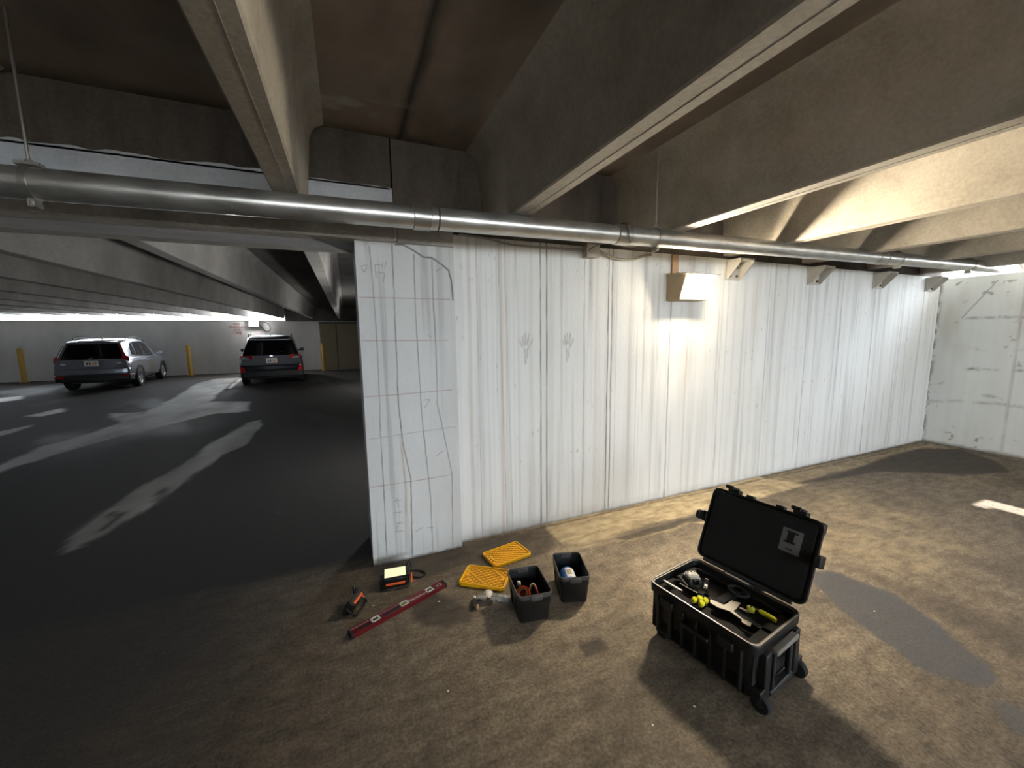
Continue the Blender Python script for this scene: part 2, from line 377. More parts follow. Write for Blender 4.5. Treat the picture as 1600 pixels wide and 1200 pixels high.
# ---- painted white walls
def streaks(x, z, s=0):
    return np.clip(fbm(x*26, z*.55+fbm(x*4, z*.3, s+5)*2, s, 4), 0, 1)
SEAMS = [(.905,.5,.006),(1.075,.55,.005),(1.125,.35,.005),(1.425,.85,.008),(1.478,.95,.010),(1.83,.65,.006),(2.07,.95,.009),(2.108,.95,.010),(2.155,.4,.006),(2.765,.8,.010),(3.42,.5,.008),(3.5,.3,.006),(4.1,.5,.009),(4.36,.35,.008),(4.76,.55,.011),(5.37,.6,.013),(5.7,.3,.01),(6.05,.5,.014),(6.7,.4,.016),(7.2,.4,.016)]
HAND = []
for cx, cz in ((1.298, 1.5), (1.674, 1.5)):
    for k, (dx, dz, l) in enumerate(((-.055, .02, .05), (-.03, .05, .075), (-.005, .06, .085), (.022, .055, .08), (.05, .01, .05))):
        HAND.append([(cx+dx*.5, cz+dz*.3), (cx+dx*1.1, cz+dz*.3+l)])
    HAND.append([(cx-.012, cz-.02), (cx-.006, cz-.13)]); HAND.append([(cx+.012, cz-.01), (cx+.008, cz-.09)])
def wall_masks(x, z):
    dirt = np.zeros_like(x)
    for k, (sx, a, w) in enumerate(SEAMS):
        dx = np.abs(x-sx-.006*(fbm(z*3, z*0+k, 90+k)-.5)-(.04*(1-z/2.3) if k in (1, 2) else 0))
        dirt = np.maximum(dirt, a*sstep(w, w*.3, dx)*(.45+.9*fbm(z*9, z*0, 17*k)))
    st = streaks(x, z, 2); dirt = np.maximum(dirt, .5*sstep(.56, .8, st)*(.3+.7*fbm(x*2, z*.7, 8)))
    sp = sstep(.84, .9, fbm(x*60, z*45, 4, 2))*sstep(.4, .62, fbm(x*2.2, z*1.4, 14)); dirt = np.maximum(dirt, sp*.6)
    for L in HAND: dirt = np.maximum(dirt, .55*sstep(.012, .003, dline(x, z, L))*(.2+1.1*fbm(x*60, z*60, 6, 2)))
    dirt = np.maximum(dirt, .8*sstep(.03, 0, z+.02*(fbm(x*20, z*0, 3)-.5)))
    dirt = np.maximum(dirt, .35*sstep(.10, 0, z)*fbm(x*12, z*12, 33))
    rust = np.zeros_like(x)
    for sx, a in ((1.09, .5), (2.765, .0), (.84, .35), (1.13, .3), (1.95, .25), (2.05, .2), (2.98, .3), (3.9, .2)):
        rust = np.maximum(rust, a*sstep(.022, .004, np.abs(x-sx-.02*(fbm(z*2, z*0, 5)-.5)))*(.3+.8*fbm(z*3, x*3, 66)))
    rust = np.maximum(rust, .9*sstep(.012, .004, np.abs(x-2.765))*sstep(.12, .02, z))
    return dirt, rust, .6*sstep(.5, .75, streaks(x, z, 50)), np.ones_like(x)
def wall_material(name, base1, base2):
    N = NT(name); dirt, rust, pale, _ = N.attr('mask')
    c = N.mix(N.ramp(N.noise(1.4, 6, (1, 1, .35)), [(.3, 0.0), (.7, 1.0)]), base1, base2)
    c = N.mix(N.math('MULTIPLY', pale, .35), c, srgb(170, 165, 154))
    c = N.mix(rust, c, srgb(168, 134, 96)); c = N.mix(N.math('MULTIPLY', dirt, .8), c, srgb(92, 86, 80))
    f = N.noise(45, 5, (1, 1, .5)); N.bump(N.math('SUBTRACT', N.math('MULTIPLY', f, .6), N.math('MULTIPLY', dirt, .8)), .55, .006)
    return N.out(c, .72)
M_wall = wall_material('white_wall_paint', srgb(214, 214, 210), srgb(230, 230, 227))
WY = 2.80
def plane_y(Y): return lambda x, z: np.stack([x, np.full_like(x, Y), z], -1)
wall = grid_obj('wall_back', seg((.70, 3.2, .007), (3.2, 7.62, .012)), seg((0, .2, .012), (.2, 2.3, .02)), plane_y(WY), M_wall, {'mask': wall_masks})
struct(MB().box(.74, 7.7, WY+.004, 3.1, 0, 2.295).build('wall_back_core', M_grey))
struct(MB().box(.345, 7.68, WY+.03, 3.05, 2.297, 2.96).build('wall_back_upper', M_dark))
# right wall
def right_masks(y, z):
    d = np.zeros_like(y)
    for zz, a in ((1.72, .6), (1.05, .9), (.72, .7), (.62, .5), (1.35, .25)):
        j = zz+.12*(fbm(y*2.2, y*0, int(zz*100))-.5)
        d = np.maximum(d, a*sstep(.03, .004, np.abs(z-j))*sstep(.45, .62, fbm(y*5, z*5, int(zz*77)))*(fbm(y*40, z*40, 3, 2)*1.4))
    d = np.maximum(d, .75*sstep(.70, .78, fbm(y*22, z*22, 12, 2))*sstep(.5, .62, fbm(y*1.7, z*1.7, 19)))
    d = np.maximum(d, .9*sstep(.05, .0, 2.8-y)*sstep(.4, .6, fbm(y*30, z*14, 3)))
    for py, a in ((2.05, .6), (.7, .5), (-.6, .5)): d = np.maximum(d, a*sstep(.014, .004, np.abs(y-py))*fbm(z*6, z*0, 8)*1.3)
    d = np.maximum(d, .7*sstep(.010, .003, dline(y, z, [(2.28, 2.2), (2.55, 1.75)])))
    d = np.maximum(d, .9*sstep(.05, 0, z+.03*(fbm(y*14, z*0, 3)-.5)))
    return d, .25*sstep(.5, .8, fbm(y*3, z*1.2, 44)), .5*streaks(y, z, 70), np.ones_like(y)
M_rwall = wall_material('right_wall_paint', srgb(216, 221, 220), srgb(232, 236, 235))
grid_obj('wall_right', seg((-8, 0, .1), (0, 2.8, .014)), seg((0, 2.275, .014),), lambda y, z: np.stack([np.full_like(y, 7.6), y, z], -1), M_rwall, {'mask': right_masks}, flip=True)
struct(MB().box(7.605, 7.8, -8, 2.8, 0, 2.27).build('wall_right_core', M_grey))

# pier at the end of the wall, with the survey lines drawn on it
K3 = lambda pts: [wl(540+.4583*a, 350+.4583*b, 2.74) for a, b in pts]
PV = [[(80,75),(90,180),(103,350),(112,520),(118,720),(128,880),(140,1130)], [(157,70),(165,250),(172,430),(180,620),(195,750),(222,870),(227,1130)],
      [(232,105),(238,300),(247,450),(258,640),(275,800),(290,940),(298,1120)], [(294,115),(298,250),(308,430),(312,610),(335,720),(362,850),(365,1100)]]
PR = [[(45,250),(355,257)], [(55,398),(350,396)], [(62,590),(170,582),(362,565)], [(85,898),(210,880),(360,855)]]
PP = [[(80,735),(230,712),(375,692)]]
CRK = [[(170,70),(195,70),(230,90),(265,113),(293,115),(330,140),(352,160),(353,172),(360,190),(366,260)]]
SCR = [[(50,145),(72,140)],[(55,150),(62,165),(72,148)],[(98,140),(120,138)],[(100,140),(104,180)],[(112,165),(134,168),(128,200)],[(138,130),(133,150)],[(128,130),(124,148)],[(310,160),(328,150)],[(268,600),(288,598),(270,625)],[(310,790),(330,775)],[(165,945),(190,940)],[(175,935),(180,965)],[(165,985),(190,982)],[(175,1020),(195,1018)],[(180,1020),(172,1050),(195,1045)],[(238,1050),(262,1035)],[(280,1035),(300,1035)],[(282,380),(290,385)]]
RST = [[(186,720),(198,830),(205,900),(207,1110)]]
def pier_masks(x, z):
    d = np.zeros_like(x); r = np.zeros_like(x); b = np.zeros_like(x)
    jx = x+.004*(fbm(x*30, z*30, 3)-.5); 
    for k, L in enumerate(PV): d = np.maximum(d, (.9 if k == 1 else .7)*sstep(.006, .002, dline(jx, z, K3(L)))*(.5+.8*fbm(z*8, z*0, k)))
    for L in CRK: d = np.maximum(d, 1.1*sstep(.008, .002, dline(jx, z, K3(L))))
    for L in PP: d = np.maximum(d, .45*sstep(.004, .001, dline(x, z, K3(L))))
    for L in SCR: b = np.maximum(b, .5*sstep(.005, .001, dline(x, z, K3(L))))
    for L in PR: r = np.maximum(r, .75*sstep(.0045, .001, dline(x, z, K3(L)))*(.5+.6*fbm(x*12, z*0, 7)))
    rs = np.zeros_like(x)
    for L in RST: rs = np.maximum(rs, .55*sstep(.012, .002, dline(x, z, K3(L)))*fbm(z*5, x*5, 4)*1.5)
    d = np.maximum(d, .35*sstep(.6, .8, streaks(x, z, 22)))
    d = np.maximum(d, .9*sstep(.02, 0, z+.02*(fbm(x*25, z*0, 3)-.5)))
    return d, r, b, rs
N = NT('pier_paint'); d, r_, b_, rs_ = N.attr('mask')
c = N.mix(N.ramp(N.noise(2, 6, (1, 1, .4)), [(.3, 0.0), (.7, 1.0)]), srgb(196, 196, 193), srgb(214, 214, 211))
c = N.mix(rs_, c, srgb(160, 132, 100)); c = N.mix(r_, c, srgb(150, 92, 88)); c = N.mix(b_, c, srgb(92, 98, 120)); c = N.mix(N.math('MULTIPLY', d, .85), c, srgb(88, 88, 90))
N.bump(N.math('SUBTRACT', N.math('MULTIPLY', N.noise(40, 5), .6), d), .5, .006)
M_pier = N.out(c, .75)
grid_obj('wall_pier', seg((.085, .722, .0045),), seg((0, 2.205, .0045),), plane_y(2.74), M_pier, {'mask': pier_masks})
struct(MB().box(.085, .722, 2.744, 3.2, 0, 2.2).build('wall_pier_core', M_girder))

# ---- girder over the opening
G = MB(); G.box(-15.9, .338, 2.80, 3.06, 2.2, 2.56)
rag = [(x, 2.56+.02*vnoise(np.array([x*14.0]), np.array([0.0]), 3)[0]) for x in np.arange(-1.6, .34, .02)]
G.loft([[(x, 2.80, z), (x, 2.83, z), (x, 2.83, 2.55), (x, 2.80, 2.55)] for x, z in rag]); struct(G.build('trim_1', M_girder, smooth=0))
struct(MB().box(-15.9, .335, 2.825, 3.05, 2.56, 2.99).build('trim_2', M_dark))
lg = MB(); lg.box(-15.9, .338, 2.68, 2.80, 2.2, 2.325); lg.box(-15.9, .338, 3.06, 3.2, 2.2, 2.32); struct(lg.build('trim_3', M_grey, bevel=.012))
struct(MB().box(.342, .722, 2.72, 3.1, 2.2, 2.30).build('trim_4', M_grey, bevel=.01))
# spalled shell of concrete at the beam end
sp = MB()
pts = [(-.02, 2.232), (.0, 2.29), (.06, 2.30), (.2, 2.295), (.33, 2.30), (.33, 2.205), (.2, 2.2), (.1, 2.215), (.04, 2.225)]
sp.loft([[(x, 2.672, z) for x, z in pts], [(x, 2.69, z) for x, z in pts]]); struct(sp.build('trim_5', M_grey, bevel=.004))

# ---- ceiling near bay (double tees)
def stem_ring(cx, zb, zt, y, wb=.065, wt=.105):
    return [(cx-wb+.008, y, zb), (cx-wb, y, zb+.008), (cx-wt, y, zt-.09), (cx-wt-.03, y, zt-.03), (cx-wt-.10, y, zt+.01), (cx+wt+.10, y, zt+.01), (cx+wt+.03, y, zt-.03), (cx+wt, y, zt-.09), (cx+wb, y, zb+.008), (cx+wb-.008, y, zb)]
STEMS = [-.235, 1.045, 2.27, 3.50, 4.70, 5.92, 7.15]; LEFT = [-.235-1.235*k for k in range(1, 13)]
n = 6
for cx in STEMS+[-1.60]+LEFT[1:]:
    ye = 2.80 if cx < .35 else 2.83
    m = MB(); m.loft([stem_ring(cx, 2.33, 2.88, -8.0), stem_ring(cx, 2.33, 2.88, ye)])
    m.box(cx+.012, cx+.0145, -8, ye, 2.3285, 2.334)
    struct(m.build('trim_%d' % n, M_stem)); n += 1
N = NT('deck_stained'); stain, efl, _, _ = N.attr('mask')
c = N.mix(N.ramp(N.noise(1.1, 8, (1, 1, 1), .65), [(.35, 0.0), (.68, 1.0)]), srgb(132, 117, 102), srgb(160, 145, 128))
c = N.mix(N.math('MULTIPLY', stain, .9), c, srgb(34, 29, 25)); c = N.mix(N.math('MULTIPLY', efl, .7), c, srgb(170, 164, 152))
N.bump(N.noise(50, 4), .3, .003); M_deckp = N.out(c, .85)
def deck_masks(x, y):
    st = np.zeros_like(x)
    for jx in (.405, 2.9, 5.35, -2.08): st = np.maximum(st, sstep(.045, .01, np.abs(x-jx-.02*(fbm(y*4, y*0, 3)-.5))))
    st = np.maximum(st, .8*sstep(.14, .0, 2.82-y)*fbm(x*5, y*5, 5)*1.4)
    st = np.maximum(st, .45*sstep(.5, .8, fbm(x*3, y*1.4, 15)))
    ef = 1.6*sstep(.48, .72, fbm(x*9, y*14, 21))*(sstep(.2, .0, np.abs(y-2.52))*sstep(.45, .0, np.abs(x-.1))+.6*sstep(.3, 0, np.abs(y-2.6))*sstep(.3, 0, np.abs(x-1.75)))
    return st, ef, None, np.ones_like(x)
grid_obj('ceiling', seg((-16, -2, .3), (-2, 4, .03), (4, 7.97, .06)), seg((-8, 0, .2), (0, 2.83, .03)), lambda x, y: np.stack([x, y, np.full_like(x, 2.88)], -1), M_deckp, {'mask': deck_masks}, flip=True)
struct(MB().box(-16, 7.97, -8.2, 3.1, 2.97, 3.12).build('ceiling_slab', M_deck))
# ---- ceiling of the far bay, rising towards the left and the back for drainage
def zfar(x, y): return 2.33+.008*(y-2.8)+.007*abs(x+.2)
for cx in [STEMS[0]]+LEFT+[1.0]:
    m = MB(); m.loft([stem_ring(cx, zfar(cx, y), zfar(cx, y)+.55, y) for y in (3.06, 21.75)])
    struct(m.build('trim_%d' % n, M_farstem)); n += 1
fd = MB(); X_ = [-16, -9, -4, 0, 1.6]
for a, b in zip(X_[:-1], X_[1:]):
    fd.loft([[(a, y, zfar(a, y)+.55), (b, y, zfar(b, y)+.55), (b, y, zfar(b, y)+.72), (a, y, zfar(a, y)+.72)] for y in (3.06, 21.9)])
struct(fd.build('ceiling_far', M_fardeck, smooth=0))

# ---- the other walls of the garage, with parts shaped for the light
struct(MB().box(-16, -1.15, 21.5, 21.75, 0, 2.34).build('wall_far', M_farwall))
cp = MB(); cp.box(-16, -1.15, 21.47, 21.78, 2.34, 2.37); struct(cp.build('trim_90', M_grey))
struct(MB().box(-1.15, 1.6, 20.9, 21.75, 0, 2.34).build('wall_far_return', M_farwall))
struct(MB().box(-2.6, 1.6, 21.5, 21.9, 2.34, 3.4).build('wall_far_upper', M_fardeck))
struct(MB().box(1.35, 1.6, 3.1, 21.6, 0, 3.4).build('wall_side', M_fardeck))
struct(MB().box(-16.2, -16, -8, 21.8, 0, 3.3).build('wall_left', M_farwall))
struct(MB().box(-1.5, 7.8, -8.2, -8, 0, 1.2).build('wall_front_unseen', M_farwall)); struct(MB().box(-16, -1.5, -8.2, -8, 0, 2.97).build('wall_front_lightstop', M_farwall))  # unseen back side; left part closed to keep daylight off the floor
b = MB()
for x in (7.6,): b.box(x-.2, x+.2, -8.2, -7.9, 1.2, 2.97)
struct(b.build('wall_front_unseen_posts', M_grey))
struct(MB().box(7.9, 12, 2.98, 3.2, 0, 3.0).build('wall_sun_stop', M_grey))  # wall added outside to cut off the end of the sun patch
gd = MB(); gd.box(-40, 40, 22.0, 60, .6, .7); gd.box(8, 40, -40, 22, 1.2, 1.3); gd.box(-40, 8, -40, -8.3, .2, .3); 
struct(gd.build('floor_outside', mat('outside_ground', srgb(222, 219, 210), .9, var=.2)))
# corrugated metal doors at the right end of the far wall
M_door = mat('beige_door_paint', srgb(158, 148, 112), .5, var=.05, scale=2)
dd = MB()
x = -1.12
while x < .9:
    dd.box(x, x+.07, 20.84, 20.87, .02, 2.22); dd.box(x+.07, x+.13, 20.86, 20.88, .02, 2.22); x += .13
dd.box(-1.13, .95, 20.875, 20.898, .02, 2.25); 
d1 = struct(dd.build('door_1', M_door, smooth=0))
f_ = MB(); f_.box(-.43, -.38, 20.80, 20.86, .02, 2.24); f_.box(-1.15, .95, 20.80, 20.88, 2.22, 2.30); f_.build('door_frame', mat('door_frame', srgb(96, 90, 72), .6), d1)

# ================================================================== fixtures
# ---- flood lamp on the white wall
M_glow = mat('lamp_lens_glow', (1, .9, .72, 1), .4, emit=(1.0, .86, .64, 1), estr=430)
M_lamph = mat('lamp_housing', srgb(170, 152, 122), .5, var=.05)
lamp = thing('wall_lamp', 'lit floodlight with a warm glowing lens high on the white wall under the pipe', 'lamp', (2.87, 2.80, 1.88))
h = MB(); h.loft([[(s*.17, 0, 0), (s*.17, 0, .23), (s*.17, -.12, .24), (s*.17, -.224, .214), (s*.17, -.154, .004), (s*.17, -.05, 0)] for s in (-1, 1)])
h.build('housing', M_lamph, lamp, bevel=.008)
vz = MB(); vz.loft([[(x, -.02, .245), (x, -.02, .225), (x, -.262, .210), (x, -.262, .218)] for x in (-.19, .20)]); vz.build('visor', M_lamph, lamp, bevel=.004)
LP = [(-.15, .030), (.13, .030), (.155, .055), (.155, .20), (-.15, .20)]
l = MB(); l.loft([[(x, -.1555-.335*(z-.004)-o, z) for x, z in LP] for o in (0, .012)])
l.build('lens', M_glow, lamp)
rb = MB(); rb.cbox((-.09, -.012, .33), (.07, .02, .17)); rb.build('mounting_plate', mat('rusty_plate', srgb(176, 142, 112), .8, var=.2), lamp, bevel=.003)

# ---- drain pipe in front of the wall
PY = 2.30
def pz(x): return 2.247+.0142*x
pipe = thing('drain_pipe', 'long galvanised metal drain pipe hanging under the beams in front of the wall', 'pipe', (0, PY, 0))
N = NT('galvanised_steel')
sc_ = N.noise(3, 6, (1.5, 3, 3)); fz = N.noise(30, 5, (.3, 2, 2))
c = N.mix(N.ramp(sc_, [(.35, 0.0), (.65, 1.0)]), srgb(170, 168, 162), srgb(206, 204, 198)); c = N.mix(.5, c, N.ramp(fz, [(.3, .3), (.7, .75)]), 'SOFT_LIGHT')
N.b.inputs['Metallic'].default_value = .85; N.bump(fz, .03, .001); M_galv = N.out(c, N.math('ADD', .27, N.math('MULTIPLY', sc_, .12)))
R_ = .062
cuts = [-3.2, .52, 1.78, 4.9, 8.12]
for a, b_ in zip(cuts[:-1], cuts[1:]):
    m = MB(); m.cyl((a+.004, 0, pz(a)), (b_-.004, 0, pz(b_)), R_, n=40); m.build('pipe_section', M_galv, pipe)
M_coup = mat('coupling_steel', srgb(172, 170, 163), .3, .85, var=.08)
for x, w in ((.43, .05), (1.80, .06), (4.93, .05), (5.05, .02), (6.9, .03)):
    m = MB(); m.lathe([(R_+.001, -w), (R_+.006, -w+.004), (R_+.006, w-.004), (R_+.001, w)], n=40, M=T(x, 0, pz(x)) @ Ry(PI/2)); m.build('coupling', M_coup, pipe)
m = MB(); m.lathe([(.03, -.0), (.085, .0), (.085, .03), (R_, .035), (R_, .06)], n=32, M=T(8.12, 0, pz(8.12)) @ Ry(-PI/2)); m.build('end_flange', M_coup, pipe)
for x in (-1.135, 2.10, 5.3, 6.85):
    hc = MB(); hc.lathe([(R_+.001, -.012), (R_+.004, -.012), (R_+.004, .012), (R_+.001, .012)], n=32, M=T(x, 0, pz(x)) @ Ry(PI/2))
    hc.cbox((x, 0, pz(x)+R_+.012), (.075, .04, .012)); hc.cbox((x, 0, pz(x)-R_-.016), (.02, .05, .03)); hc.cyl((x, -.035, pz(x)-R_-.018), (x, .035, pz(x)-R_-.018), .008, n=10)
    ho = hc.build('hanger_clamp', M_coup, pipe)
    rd = MB(); rd.cyl((x, 0, pz(x)+R_+.01), (x, 0, 2.879), .006, n=8); rd.cyl((x, 0, pz(x)+R_+.015), (x, 0, pz(x)+R_+.03), .012, n=6); rd.build('threaded_rod', M_coup, ho)

# ---- junction box and its conduit
jb = thing('junction_box', 'small square grey electrical junction box fixed to the white wall below the pipe', 'junction box', (1.86, 2.80, 2.205))
m = MB(); m.box(-.055, .055, -.07, 0, 0, .10); m.build('box', M_grey and mat('box_grey', srgb(168, 164, 154), .55), jb, bevel=.006)
m = MB(); m.box(-.06, .06, -.078, -.07, -.005, .105); m.build('cover', mat('box_cover', srgb(176, 172, 162), .5), jb, bevel=.004)
M_cable = mat('conduit_grey', srgb(150, 146, 136), .55)
def hang(pts, k=10):
    out = []
    for i in range(len(pts)-1):
        p0, p1, p2, p3 = (Vector(pts[max(i-1, 0)]), Vector(pts[i]), Vector(pts[i+1]), Vector(pts[min(i+2, len(pts)-1)]))
        for j in range(k):
            t = j/k; out.append(tuple(.5*((2*p1)+(-p0+p2)*t+(2*p0-5*p1+4*p2-p3)*t*t+(-p0+3*p1-3*p2+p3)*t**3)))
    return out+[pts[-1]]
m = MB(); m.tube(hang([(.78, 2.79, 2.305), (1.0, 2.79, 2.29), (1.2, 2.785, 2.262), (1.5, 2.785, 2.262), (1.802, 2.77, 2.268)]), .008, 8)
tag(m.build('conduit', M_cable), 'thin pale conduit along the top of the white wall, left of the junction box', 'conduit')
m = MB(); m.tube(hang([(1.92, 2.75, 2.27), (2.02, 2.76, 2.235), (2.15, 2.77, 2.215), (2.30, 2.78, 2.225), (2.42, 2.78, 2.262), (2.5, 2.785, 2.275)]), .011, 8)
tag(m.build('flexible_conduit', mat('flex_grey', srgb(140, 132, 118), .6)), 'grey flexible conduit sagging from the right side of the junction box', 'conduit')
m = MB(); m.tube(hang([(1.82, 2.235, 2.21), (1.80, 2.225, 2.27), (1.80, 2.25, 2.335), (1.80, 2.30, 2.345), (1.79, 2.36, 2.33), (1.79, 2.40, 2.26), (1.8, 2.6, 2.265), (1.82, 2.74, 2.255)]), .004, 6)
tag(m.build('tie_wire', mat('tie_wire_steel', srgb(96, 90, 80), .5, .5)), 'dark wire looped around the pipe above the junction box', 'wire')

# ---- steel corbel brackets under the beams
BL = ['white painted steel beam bracket on the wall just right of the lit floodlight', 'white painted triangular beam bracket, the second to the right of the lit floodlight',
      'white painted triangular beam bracket, third to the right of the lit floodlight', 'white painted beam bracket nearest the far right corner of the wall']
br0 = None
for i, x in enumerate((3.53, 4.80, 6.05, 7.28)):
    if i == 0:
        br0 = thing('beam_bracket', BL[0], 'bracket', (x, 2.80, 2.15), group='brackets along the top of the white wall')
        m = MB(); m.box(-.10, .10, -.012, 0, -.05, .13); m.build('back_plate', M_bracket, br0, bevel=.003)
        m = MB(); m.box(-.10, .10, -.16, -.013, .12, .135); m.build('top_plate', M_bracket, br0, bevel=.003)
        for sx in (-.09, .085):
            m = MB(); m.loft([[(sx+k, -.013, -.04), (sx+k, -.03, -.04), (sx+k, -.155, .10), (sx+k, -.155, .119), (sx+k, -.013, .119)] for k in (0, .008)]); m.build('gusset', M_bracket, br0)
        M_bolt = mat('bolt_dark', srgb(96, 90, 84), .5, .6)
        for bx in (-.045, .045):
            for bz in (-.01, .07): MB().cyl((bx, -.013, bz), (bx, -.026, bz), .013, n=6).build('bolt', M_bolt, br0)
    else:
        r = br0.copy(); col.objects.link(r); r.location = (x, 2.80, 2.15); r['label'] = BL[i]
        for ch in list(br0.children):
            c_ = ch.copy(); col.objects.link(c_); c_.parent = r

# ---- far wall: lamp, cable, painted notice, yellow posts
fl2 = thing('wall_lamp', 'small lit white wall lamp on the far wall above the dark car', 'lamp', (-3.86, 21.5, 2.10))
m = MB(); m.box(-.20, .20, -.13, 0, 0, .24); m.build('housing', mat('far_lamp_housing', srgb(150, 150, 148), .5), fl2, bevel=.01)
m = MB(); m.box(-.17, .17, -.15, -.131, .03, .21); m.build('lens', mat('far_lamp_glow', (1, 1, 1, 1), .4, emit=(1.0, .97, .95, 1), estr=300), fl2, bevel=.006)
m = MB(); m.tube(hang([(-3.50, 21.46, 2.33), (-3.32, 21.44, 2.25), (-3.22, 21.44, 2.05), (-3.32, 21.44, 1.88), (-3.48, 21.44, 1.92), (-3.56, 21.45, 2.08), (-3.64, 21.45, 2.16)]), .016, 6)
tag(m.build('cable', mat('far_cable', srgb(70, 70, 74), .6)), 'dark cable hanging in a loop beside the lamp on the far wall', 'cable')
for k, (yy, lab) in enumerate(((5.2, 'unseen fill lamp added on the side wall of the car bay close behind the white pier'), (13.5, 'unseen fill lamp added on the side wall of the car bay towards the far doors'))):  # lamps out of view, added to brighten the beams of the far bay
    fs = thing('wall_lamp', lab, 'lamp', (1.35, yy, 1.15), -PI/2)  # added fill lamp, out of view
    m = MB(); m.box(-.20, .20, -.13, 0, 0, .24); m.build('housing', bpy.data.materials['far_lamp_housing'], fs, bevel=.01)
    m = MB(); m.box(-.17, .17, -.15, -.131, .03, .21); m.build('lens', mat('side_fill_glow', (1, 1, 1, 1), .4, emit=(1.0, .98, .95, 1), estr=120), fs, bevel=.006)
sg = thing('painted_notice', 'small red painted lettering on the far white wall to the left of the far lamp', 'sign', (-4.55, 21.497, 2.0))
M_redp = mat('red_sign_paint', srgb(150, 62, 62), .7)
for k, (w, s, z) in enumerate((('NO', .15, .22), ('PARKING', .15, .08), ('ANY', .14, -.05), ('TIME', .17, -.19))):
    text(w, s, .001, M_redp, 'lettering', sg, T(0, -.002, z) @ Rx(PI/2))
M_post = mat('post_yellow', srgb(196, 158, 62), .55, var=.1, scale=6)
PL = ['yellow painted safety post against the far wall to the left of the silver car', 'yellow painted safety post against the far wall between the two cars', 'yellow painted safety post in front of the beige metal doors']
p0 = None
for i, (x, y, hh) in enumerate(((-11.55, 21.2, 1.30), (-6.35, 21.2, 1.32), (-1.02, 20.6, 1.36))):
    if i == 0:
        p0 = thing('safety_post', PL[0], 'post', (x, y, 0), group='yellow posts along the far wall')
        m = MB(); m.lathe([(.075, .0), (.075, 1.27), (.06, 1.30), (.03, 1.315)], n=16); m.build('post', M_post, p0)
        m = MB(); m.box(-.12, .12, -.12, .12, 0, .015); m.build('base_plate', M_post, p0)
    else:
        r = p0.copy(); col.objects.link(r); r.location = (x, y, 0); r['label'] = PL[i]
        for ch in list(p0.children):
            c_ = ch.copy(); col.objects.link(c_); c_.parent = r

